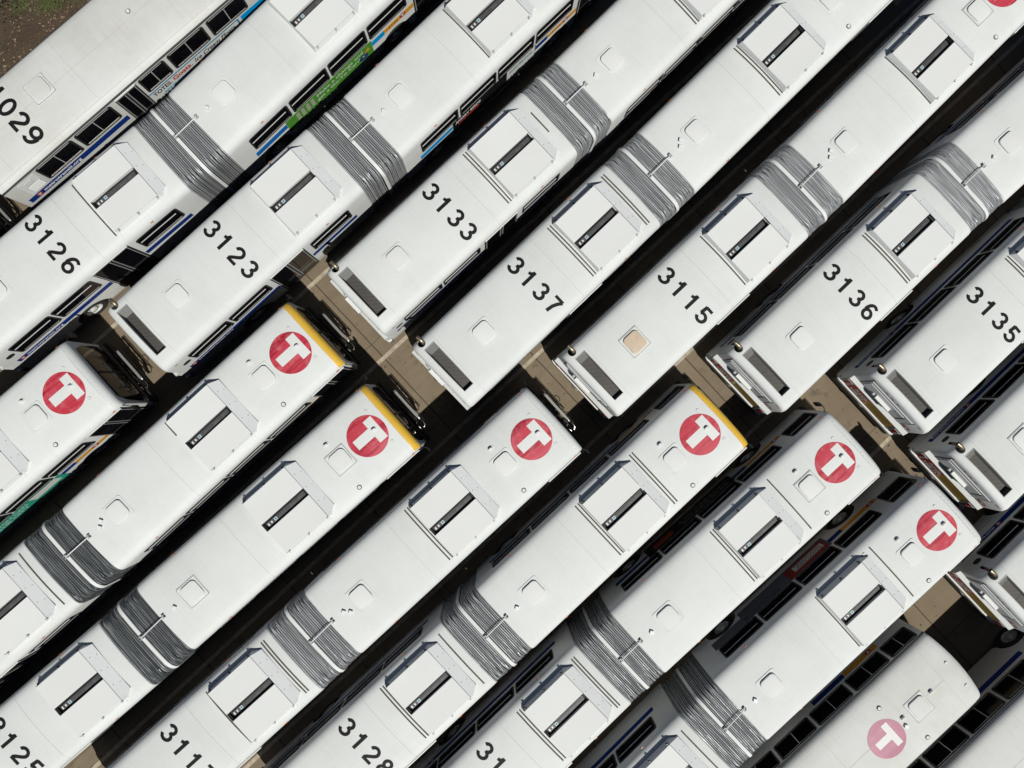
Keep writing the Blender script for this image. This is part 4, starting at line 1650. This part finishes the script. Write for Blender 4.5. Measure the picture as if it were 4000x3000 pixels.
def build_rigid(cfg):
    x, y, a = cfg['pose']                     # front centre
    root = bpy.data.objects.new('city_bus', None)
    COL.objects.link(root)
    root.location = (x, y, 0)
    root.rotation_euler = (0, 0, rad(a))
    root['label'] = cfg['label']
    root['category'] = 'bus'
    root['group'] = 'older rigid buses with riveted roofs'

    def p(name, me, off=(0, 0, 0), label=None):
        return obj(name, me, root, off, 0, label)
    p('body', cached('rigid', make_rigid_body))
    wl = cfg['winL']
    for side, spec in (('L', wl), ('R', cfg['winR'])):
        for i, (x0, x1) in enumerate(spec):
            fr, gl = cached(('rw', side, round(x0, 2), round(x1, 2)), lambda: win_meshes(x0, x1, 1.80, 2.70, side, True, 'B', HW2))
            w = p('window', fr)
            obj('pane', gl, w)
    for a0, b0, sd_ in cfg['doors']:
        dm, lv = cached(('rd', a0, b0), lambda: door_meshes(a0, b0, sd_, hw=HW2, ztop=2.66))
        d = p('door', dm)
        for g_, h_ in lv:
            obj('pane', g_, d)
            obj('handrail', h_, d)
    tm, rm = cached('wheel', wheel_meshes)
    for ax in (-2.35, -9.35):
        for s in (-1, 1):
            w = p('wheel', tm, off=(ax, s * 1.17, 0.49))
            if s < 0:
                w.rotation_euler.z = math.pi
            obj('rim', rm, w)

    def rivets():
        mb = MB()
        for s in (1, -1):
            k = -12.0
            while k < -0.5:
                yy = s * 1.165
                z = z2(yy)
                mb.box(k, k + 0.022, yy - 0.014, yy + 0.014, z - 0.01, z + 0.005)
                k += 0.062
        return mb.mesh('rivet_rows', mat('rivet_grey', (0.55, 0.55, 0.53), .5), angle=0)
    p('rivet_rows', cached('rivets', rivets))

    def seams():
        mb = MB()
        for xs in (-11.4, -8.1, -4.6, -0.62):
            n = 24
            for k in range(n):
                ya = -1.1 + 2.2 * k / n
                yb = -1.1 + 2.2 * (k + 1) / n
                mb.add([(xs, ya, z2(ya) + .003), (xs + 0.008, ya, z2(ya) + .003), (xs + 0.008, yb, z2(yb) + .003), (xs, yb, z2(yb) + .003)], [(0, 1, 2, 3)])
        for xa, xb in ((-11.4, -2.6), (-1.3, -0.63)):
            mb.add([(xa, 0.0, 3.083), (xb, 0.0, 3.083), (xb, 0.009, 3.083), (xa, 0.009, 3.083)], [(0, 1, 2, 3)])
        return mb.mesh('roof_seam', mat('old_seam', (0.50, 0.47, 0.38), .8), angle=0)
    p('roof_seam', cached('rseam', seams))
    fr, ll = cached(('hatch', 'old', True), lambda: hatch_meshes(OLDWHITE, True))
    for hx, hy in cfg['hatches']:
        h = p('roof_hatch', fr, off=(hx, hy, z2(hy)))
        obj('lid', ll, h)
    pm, rg, vm, bv = cached('pill', pill_mesh), cached('ring', ring_mesh), cached('vent', vent_mesh), cached('bv', boxvent_mesh)
    for px, py in cfg.get('pills', ()):
        p('antenna_pod', pm, off=(px, py, z2(py)))
    for px, py in cfg.get('rings', ()):
        p('roof_cap', rg, off=(px, py, z2(py)))
    for px, py in cfg.get('vents', ()):
        p('round_vent', vm, off=(px, py, z2(py)))
    for px, py in cfg.get('boxes', ()):
        p('box_vent', bv, off=(px, py, z2(py)))
    if cfg.get('emblem'):
        ex, ey = cfg['emblem']
        p('roof_emblem', cached('logo2', lambda: drape_disc2(0.60)), off=(ex, ey, 0), label='faded pink round emblem with a white T')
    if cfg.get('num'):
        me = digits(cfg['num'], 0.60, 0.45, cfg['numx'], cfg['numy'], 0.56)
        p('fleet_number', me, off=(0, 0, 0.004), label='black number ending in 1029')
    # flank stripes
    for i, (side, a0, b0, z0, z1, m) in enumerate(cfg['stripes']):
        p('side_stripe', side_panel(a0, b0, z0, z1, side, m, hw=HW2))
    for side, body, xx, z, ln, sz, m in cfg.get('text', ()):
        mb = MB()
        place_text(mb, body, side, xx, z, ln, sz, mi=0, yb=HW2, off=0.005)
        p('lettering', mb.mesh('lettering', m, angle=0))
    for side, xx, z, r in cfg.get('badges', ()):
        p('round_badge', small_logo(xx, z, r, side, yb=HW2))
    for me, nm in cfg.get('extra', ()):
        p(nm, me)

    def ends():
        mb = MB()
        mb.box(-12.36, -12.19, -1.3, 1.3, 0.4, 0.75, 0, bev=0.03)
        mb.box(-12.24, -12.19, -0.9, 0.9, 0.9, 1.7, 1, bev=0.02)
        return mb.mesh('rear_bumper', [BLACKRUB, PANELGREY], angle=30)
    p('rear_bumper', cached('rbump', ends))

    def wsc():
        mb = MB()
        ys = [-1.2, -1.0, -0.6, 0, 0.6, 1.0, 1.2]
        for z, dx in ((1.15, 0.13), (1.9, 0.13), (2.6, 0.10)):
            for yy in ys:
                mb.v.append((dx + 0.0 - 0.10 * (abs(yy) / 1.2) ** 2 - (0.02 if abs(yy) < 1.1 else 0), yy, z))
        n = len(ys)
        for i in range(2):
            for k in range(n - 1):
                mb.f.append((i * n + k, i * n + k + 1, (i + 1) * n + k + 1, (i + 1) * n + k))
                mb.m.append(0)
        mb.box(0.05, 0.2, -1.28, 1.28, 0.38, 0.66, 1, bev=0.03)
        return mb.mesh('windscreen', [GLASS, BLACKRUB], angle=60)
    p('windscreen', cached('rws', wsc))
    return root


def drape_disc2(r):
    mb = drape_disc(r, 0.006, 0.0)
    mb.v = [(a, b, z2(b) + 0.010) for a, b, c in mb.v]
    return mb.mesh('roof_emblem', LOGOPINK, angle=30)


# ------------------------------------------------------------------ setting
GA = rad(43.0)
gm = ground_mat()
g = MB()
n = 24
S = 400
for i in range(n + 1):
    for j in range(n + 1):
        g.v.append((-S + 2 * S * i / n, -S + 2 * S * j / n, 0))
for i in range(n):
    for j in range(n):
        a = i * (n + 1) + j
        g.f.append((a, a + n + 1, a + n + 2, a + 1))
        g.m.append(0)
ground = obj('ground', g.mesh('ground', gm, angle=0), None, (0, 0, 0), GA)
ground['kind'] = 'structure'
for p in ground.data.polygons:
    if p.normal.z < 0:
        p.flip()

PAINT = mat('lane_paint', (0.46, 0.39, 0.29), 0.85, var=0.35, scale=4)


def ln_mesh():
    mb = MB()
    k = 28
    for i in range(k):
        a, b = -30 + 60 * i / k, -30 + 60 * (i + 1) / k
        mb.add([(a, -0.065, 0.004), (b, -0.065, 0.004), (b, 0.065, 0.004), (a, 0.065, 0.004)], [(0, 1, 2, 3)])
    me = mb.mesh('painted_line', PAINT, angle=0)
    for p in me.polygons:
        if p.normal.z < 0:
            p.flip()
    return me


LN = ln_mesh()
for k in range(-5, 4):
    d = 3.28 + 3.455 * k
    o = obj('painted_line', LN, None, (-math.sin(GA) * d, math.cos(GA) * d, 0), GA)
    o['kind'] = 'structure'


def soil_mat():
    m = bpy.data.materials.new('soil')
    m.use_nodes = True
    nt = m.node_tree
    q = NG(nt)
    b = nt.nodes['Principled BSDF']
    tc = q.n('ShaderNodeTexCoord')
    o = tc.outputs['Object']
    n1 = q.ramp(q.noise(o, 1.2, 6, 0.65), 0.35, 0.7)
    n2 = q.ramp(q.noise(o, 22, 8, 0.75), 0.35, 0.7)
    n3 = q.ramp(q.noise(o, 60, 3, 0.6), 0.62, 0.72)
    c = q.mix(n1, (0.055, 0.034, 0.02), (0.11, 0.072, 0.045))
    c = q.mix(q.math('MULTIPLY', n2, 0.7), c, (0.17, 0.12, 0.08))
    c = q.mix(q.math('MULTIPLY', n3, 0.6), c, (0.30, 0.23, 0.16))
    nt.links.new(c, b.inputs['Base Color'])
    b.inputs['Roughness'].default_value = 0.95
    bp = q.n('ShaderNodeBump')
    bp.inputs['Strength'].default_value = 0.9
    bp.inputs['Distance'].default_value = 0.04
    nt.links.new(n2, bp.inputs['Height'])
    nt.links.new(bp.outputs[0], b.inputs['Normal'])
    return m


rnd = random.Random(11)
sb = MB()
NX, NY = 60, 30
for i in range(NX + 1):
    for j in range(NY + 1):
        x = -22 + 44 * i / NX
        y = 17.0 + 14.0 * j / NY + (rnd.uniform(-0.05, 0.05) if j == 0 else 0)
        z = 0.006 + (0 if j in (0,) else 0.10 * min(1, j / 4) + rnd.uniform(-0.02, 0.02))
        sb.v.append((x, y, z))
for i in range(NX):
    for j in range(NY):
        a = i * (NY + 1) + j
        sb.f.append((a, a + NY + 1, a + NY + 2, a + 1))
        sb.m.append(0)
sme = sb.mesh('soil', soil_mat(), angle=60)
if sme.polygons[0].normal.z < 0:
    sme.flip_normals()
soil = obj('soil', sme, None, (0, 0, 0), GA)
soil['kind'] = 'structure'
soil['label'] = 'bare brown earth beside the last bus'

# low grass tufts and dry litter on the earth
gr = MB()
GRASS = [mat('grass_green', (0.085, 0.105, 0.03), 0.8), mat('litter_tan', (0.30, 0.22, 0.14), 0.9), mat('litter_brown', (0.10, 0.065, 0.04), 0.9), mat('litter_dark', (0.04, 0.028, 0.02), 0.9)]
cu, cs = math.cos(GA), math.sin(GA)
for k in range(16000):
    u = rnd.uniform(-8, 4)
    v = 17.1 + rnd.random() * 6.5
    gp = math.exp(-(((u + 1.7) / 0.55) ** 2 + ((v - 19.6) / 0.35) ** 2)) + 0.7 * math.exp(-(((u + 2.6) / 0.4) ** 2 + ((v - 20.2) / 0.3) ** 2))
    green = rnd.random() < 0.015 + 0.95 * gp
    h = rnd.uniform(0.03, 0.09) if green else rnd.uniform(0.006, 0.02)
    a = rnd.uniform(0, 6.28)
    w = rnd.uniform(0.012, 0.035) if green else rnd.choice((0.012, 0.02, 0.03, 0.05))
    dx, dy = math.cos(a) * w, math.sin(a) * w
    z0 = 0.10
    ex, ey = rnd.uniform(-.04, .04), rnd.uniform(-.04, .04)
    mi_ = 0 if green else rnd.choice((1, 1, 2, 2, 3))
    gr.add([(u - dx, v - dy, z0), (u + dx, v + dy, z0), (u + ex + dx * .2, v + ey + dy * .2, z0 + h + 0.01), (u + ex - dx, v + ey + dy, z0 + h * 0.7)], [(0, 1, 2, 3)], mi_)
for k in range(1300):
    px_, py_ = rnd.choice(((-1.75, 19.55), (-1.75, 19.55), (-2.45, 20.15), (-0.9, 19.2)))
    u, v = px_ + rnd.gauss(0, 0.26), py_ + rnd.gauss(0, 0.16)
    a = rnd.uniform(0, 6.28)
    w = rnd.uniform(0.012, 0.03)
    dx, dy = math.cos(a) * w, math.sin(a) * w
    z0, h = 0.10, rnd.uniform(0.02, 0.07)
    gr.add([(u - dx, v - dy, z0), (u + dx, v + dy, z0), (u + dx * .4, v + dy * .4 + .02, z0 + h), (u - dx, v - dy + .03, z0 + h)], [(0, 1, 2, 3)], 0)
go = obj('grass', gr.mesh('grass', GRASS, angle=0), None, (0, 0, 0), GA)
go['kind'] = 'stuff'
go['label'] = 'sparse grass and dry litter on bare earth'
go['category'] = 'grass'


bb = MB()
rb = random.Random(5)
for k in range(1500):
    a, rr_, hh = rb.uniform(0, 6.28), abs(rb.gauss(0, 0.45)), rb.uniform(0.1, 0.9)
    x, y = rr_ * math.cos(a), rr_ * math.sin(a)
    z = 0.1 + hh * (1.0 - min(0.8, rr_ * 0.6))
    d = Vector((rb.uniform(-1, 1), rb.uniform(-1, 1), rb.uniform(-.5, .8))).normalized() * rb.uniform(.03, .06)
    e = d.cross(Vector((rb.uniform(-1, 1), rb.uniform(-1, 1), 1))).normalized() * rb.uniform(.015, .03)
    p = Vector((x, y, z))
    bb.add([p - d, p + e, p + d, p - e], [(0, 1, 2, 3)], 0)
bx_ = (-3.3, 20.9)
bush = bpy.data.objects.new('bush', None)
COL.objects.link(bush)
bush.location = (bx_[0] * cu - bx_[1] * cs, bx_[0] * cs + bx_[1] * cu, 0.1)
bush['label'] = 'dark bush at the very top left corner beside the bare earth'
bush['category'] = 'bush'
obj('foliage', bb.mesh('foliage', mat('bush_leaf', (0.03, 0.04, 0.02), 0.8, var=0.4, scale=4), angle=0), bush)
bs = MB()
for k in range(6):
    a = k * 1.05
    bs.tube([(0, 0, 0), (0.15 * math.cos(a), 0.15 * math.sin(a), 0.4), (0.35 * math.cos(a + .3), 0.35 * math.sin(a + .3), 0.8)], [0.02, 0.014, 0.006], 6)
obj('stem', bs.mesh('stem', mat('bush_stem', (0.06, 0.045, 0.03), 0.9), angle=60), bush)

# ------------------------------------------------------------------ put the buses out
def fwd(r, d=1.45):
    return (r[0] + d * math.cos(rad(r[2])), r[1] + d * math.sin(rad(r[2])), r[2])


def back(f, a, d=1.45):
    return (f[0] - d * math.cos(rad(a)), f[1] - d * math.sin(rad(a)), a)


def s_(sec, which, ya=None, yb=None):
    x = {('r', 1): -0.27, ('r', 2): -0.365, ('r', 3): -2.525, ('r', 4): -2.63, ('f', 1): 6.24, ('f', 2): 6.135, ('f', 3): 3.995, ('f', 4): 3.885}[(sec, which)]
    return (sec, x, 1.03 if ya is None else ya, -0.99 if yb is None else yb)


R3115 = (8.99, 5.758, 43.22)
R3123 = (-4.63, 7.076, 42.9)
R3126 = (-9.8, 7.099, 41.07)
R3133 = (1.862, 8.264, 43.29)
R3135 = (18.514, 5.205, 43.25)
R3136 = (14.064, 5.901, 43.45)
R3137 = (4.402, 6.08, 43.8)
RL8 = (20.932, 2.812, 43.4)
RL9 = (21.926, -1.064, 43.4)
FM0 = (-18.608, -5.356, 41.26)
FM6 = (7.661, -9.628, 42.09)

BUSES = [
    dict(rear=R3126, front=(-8.736, 8.103, 44.71), num='3126', cap='white', flankR='green', strips=[s_('r', 3, 1.0, -1.0)],
         label='articulated bus with 3126 on its roof and a green advert along its front half'),
    dict(rear=R3123, front=(-3.508, 8.07, 44.3), num='3123', cap='white', flankR='birds', strips=[s_('f', 3)],
         label='articulated bus with 3123 on its roof and a black advert on its front half'),
    dict(rear=R3133, front=(2.889, 9.225, 44.78), num='3133', cap='white', flankR='dark', strips=[s_('r', 3), s_('r', 4), s_('r', 1, 0.55, -0.25), s_('f', 3), s_('f', 4)],
         label='articulated bus with 3133 on its roof'),
    dict(rear=R3137, front=(5.454, 7.078, 44.65), num='3137', cap='white', box2=0.16, strips=[s_('r', 1), s_('r', 2), s_('r', 3), s_('r', 4), s_('f', 3), s_('f', 4)],
         label='articulated bus with 3137 on its roof'),
    dict(rear=R3115, front=(10.063, 6.788, 44.82), num='3115', cap='white', box2=0.16, tan=True, framed=(0, 2), strips=[s_('r', 3), s_('f', 3)],
         label='articulated bus with 3115 on its roof and a tan hatch lid near its rear'),
    dict(rear=R3136, front=(15.125, 6.859, 42.13), num='3136', cap='white', strips=[s_('r', 3), s_('r', 4)],
         label='articulated bus with 3136 on its roof'),
    dict(rear=R3135, front=fwd(R3135), num='3135', cap='white', flankL='dark', strips=[s_('r', 3), s_('r', 4)],
         label='articulated bus with 3135 on its roof'),
    dict(rear=RL8, front=fwd(RL8), cap='white', framed=(0,), strips=[s_('r', 3)],
         label='articulated bus showing only its rear end, directly right of the bus numbered 3135'),
    dict(rear=RL9, front=fwd(RL9), cap='white', strips=[s_('r', 3)],
         label='articulated bus whose rear corner sticks in at the right edge, lowest of the rear ends'),
    dict(rear=back(FM0, 41.3), front=FM0, cap='white', flankR='teal', strips=[], rackopen=True,
         label='articulated bus with big dark windscreen and teal side advert at the left edge'),
    dict(rear=(-12.942, -5.304, 41.58), front=(-11.812, -4.34, 42.98), cap='yellow', dark=True, box2=0.14, strips=[s_('f', 3, 1.03, 0.5), s_('r', 1)],
         label='articulated bus with yellow front edge, next to the teal advert bus at left'),
    dict(rear=(-10.736, -7.737, 40.75), front=(-9.632, -6.702, 41.83), num='3125', numlabel='3125, cut off by the edge', cap='yellow', dark=True, framed=(1, 2), strips=[],
         label='articulated bus with yellow front edge and 3125 on its roof at the bottom left corner'),
    dict(rear=(-5.783, -7.925, 41.9), front=(-4.667, -6.878, 42.51), num='3117', numlabel='starting 311', cap='white', box2=-0.12,
         strips=[s_('f', 3), s_('f', 4), s_('r', 1), s_('r', 2), s_('r', 3)], rackopen=True,
         label='white fronted articulated bus with a roof number starting 311 at the bottom edge'),
    dict(rear=(-0.582, -7.774, 42.64), front=(0.488, -6.799, 43.04), num='3128', cap='yellow',
         strips=[s_('f', 1), s_('f', 2), s_('f', 3), s_('f', 4), s_('r', 1), s_('r', 3), s_('r', 4)],
         label='articulated bus with yellow front edge and 3128 on its roof'),
    dict(rear=(3.483, -8.482, 43.6), front=(4.529, -7.557, 42.08), num='3132', numlabel='starting 31', cap='white', flankL='dark', framed=(2,),
         strips=[s_('f', 1), s_('f', 3), s_('f', 4), s_('r', 1), s_('r', 2), s_('r', 3), s_('r', 4)],
         label='white fronted articulated bus directly right of the bus numbered 3128'),
    dict(rear=back(FM6, 44.2, 1.42), front=FM6, cap='white', flankL='grey', extra_rings=((5.98, 0.98),), framed=(), strips=[s_('f', 1), s_('f', 3), s_('r', 1, 0.9, -0.9)],
         label='white articulated bus with bright red emblem, beside the old bus with the pink emblem'),
]
fz = (-15.37, 5.55)      # right end of the bicycle rack that shows at the left edge
_a = rad(42.0)
FMX = (fz[0] - math.cos(_a) * 9.43 - math.sin(_a) * 0.56, fz[1] - math.sin(_a) * 9.43 + math.cos(_a) * 0.56, 42.0)
BUSES.append(dict(rear=back(FMX, 42.0), front=FMX, cap='white', strips=[],
                  label='articulated bus behind the bus numbered 1029, only its front rack showing'))
for i, c in enumerate(BUSES):
    c['seed'] = 7 + i * 13
    build_bus(c)


def advert_1029():
    mb = MB()
    s = -1
    x0 = -7.08            # front-referenced
    mb.box(x0, x0 + 3.78, -(HW2 - .01), -(HW2 + .004), 0.95, 1.72, 0)
    for a, b, z0, z1 in ((x0, x0 + 3.78, 1.66, 1.72), (x0, x0 + 0.06, 0.95, 1.66), (x0 + 3.72, x0 + 3.78, 0.95, 1.66)):
        mb.box(a, b, -(HW2 + .004), -(HW2 + .007), z0, z1, 4)
    place_text(mb, 'TOTES.', 'R', x0 + 0.18, 1.40, 0.72, 0.27, mi=1, yb=HW2, off=0.008)
    place_text(mb, 'Goats.', 'R', x0 + 0.98, 1.40, 0.78, 0.29, mi=2, yb=HW2, off=0.010)
    place_text(mb, 'Ice Cream Floats.', 'R', x0 + 1.86, 1.40, 1.75, 0.27, mi=1, yb=HW2, off=0.006, shear=0.35)
    place_text(mb, 'MINNESOTA STATE FAIR', 'R', x0 + 0.5, 1.20, 2.6, 0.15, mi=3, yb=HW2, off=0.006)
    return mb.mesh('side_advert', [ADWHITE, mat('letter_navy', (.015, .02, .035), .5), LETRED, LETCYAN, mat('ad_border', (.02, .22, .38), .4)], angle=0)


def louvre():
    mb = MB()
    y0 = -(HW2 + 0.0)
    mb.box(-11.75, -11.1, y0 - 0.006, y0 + 0.01, 1.75, 2.62, 0)
    mb.box(-11.64, -11.14, y0 - 0.008, y0, 1.80, 2.25, 2)
    for k in range(6):
        mb.box(-11.62, -11.16, y0 - 0.03, y0, 1.83 + k * 0.07, 1.862 + k * 0.07, 1)
    mb.box(-11.6, -11.3, y0 - 0.012, y0, 2.3, 2.5, 1)
    mb.box(-11.62, -11.28, y0 - 0.014, y0, 2.28, 2.295, 2)
    return mb.mesh('side_louvre', [PANELGREY, COVER, GREY], angle=20)


TH = rad(41.974)


def r_pose(rear_edge_pt, half, length):
    # from a point on the right roof edge at the rear, to the front centre
    cx = rear_edge_pt[0] - math.sin(TH) * half
    cy = rear_edge_pt[1] + math.cos(TH) * half
    return (cx + math.cos(TH) * length, cy + math.sin(TH) * length, 41.974)


P1029 = r_pose((-14.329, 6.047), 1.355, 11.95)
wr = [(0.94, 2.36), (2.47, 3.92), (5.02, 6.04), (6.16, 7.60), (7.73, 9.15)]
build_rigid(dict(pose=P1029, label='older rigid bus numbered 1029 along the top left corner with dirty rounded roof',
                 winR=[(a - 11.95, b - 11.95) for a, b in wr], winL=[(-11.2 + 1.55 * k, -9.77 + 1.55 * k) for k in range(6)],
                 doors=[(-7.84, -7.02, 'R')] , hatches=[(-9.19, 0.17)],
                 num='1029', numx=1.42 - 11.95 - 0.02, numy=1.16, emblem=None,
                 stripes=[('R', -12.0, -7.93, 1.42, 1.68, BLUE), ('R', -3.2, -1.2, 1.42, 1.70, SKYBLUE)],
                 text=[('R', 'metrotransit.org', -11.44, 1.49, 1.52, 0.21, LETWHITE)], badges=[('R', -11.62, 1.55, 0.10)],
                 extra=[(advert_1029(), 'side_advert'), (louvre(), 'side_louvre')],
                 pills=(), rings=(), vents=((-5.7, 0.2),)))

wl = [(-1.25, -0.18), (-2.78, -1.34), (-4.33, -2.88), (-5.87, -4.42), (-7.42, -5.97), (-8.96, -7.51), (-10.5, -9.06)]
wrr = [(-4.33, -2.88), (-5.87, -4.42), (-8.96, -7.51), (-10.5, -9.06)]
build_rigid(dict(pose=(14.30, -8.31, 42.1), label='older rigid bus with a faded pink round T emblem on its roof',
                 winL=wl, winR=wrr, doors=[(-1.5, -0.35, 'R'), (-7.2, -6.1, 'R')], hatches=[(-1.71, -0.08), (-9.2, 0.1)],
                 pills=((-1.13, 0.03), (-2.3, 0.03)), boxes=((-2.4, -0.23),), vents=((-2.64, 0.71), (-2.13, -0.97)), rings=((-0.2, 0.33), (-0.2, -0.61)),
                 emblem=(-3.09, -0.12),
                 stripes=[('L', -2.62, -1.2, 1.40, 1.66, ORANGE), ('L', -4.0, -2.64, 1.40, 1.66, BLUE)], badges=[('L', -1.54, 1.53, 0.12)]))
TH3 = 42.571
c3, s3 = math.cos(rad(TH3)), math.sin(rad(TH3))
build_rigid(dict(pose=(14.90 + c3 * 7.2, -12.42 + s3 * 7.2, TH3), label='older rigid bus with a plain unmarked roof in the bottom right corner',
                 winL=wl, winR=wrr, doors=[(-1.5, -0.35, 'R')], hatches=[(-1.71, -0.08)],
                 stripes=[('L', -11.0, -2.7, 1.40, 1.62, BLUE)]))

print('objects', len(bpy.data.objects), 'faces', sum(len(o.data.polygons) for o in bpy.data.objects if o.type == 'MESH'))
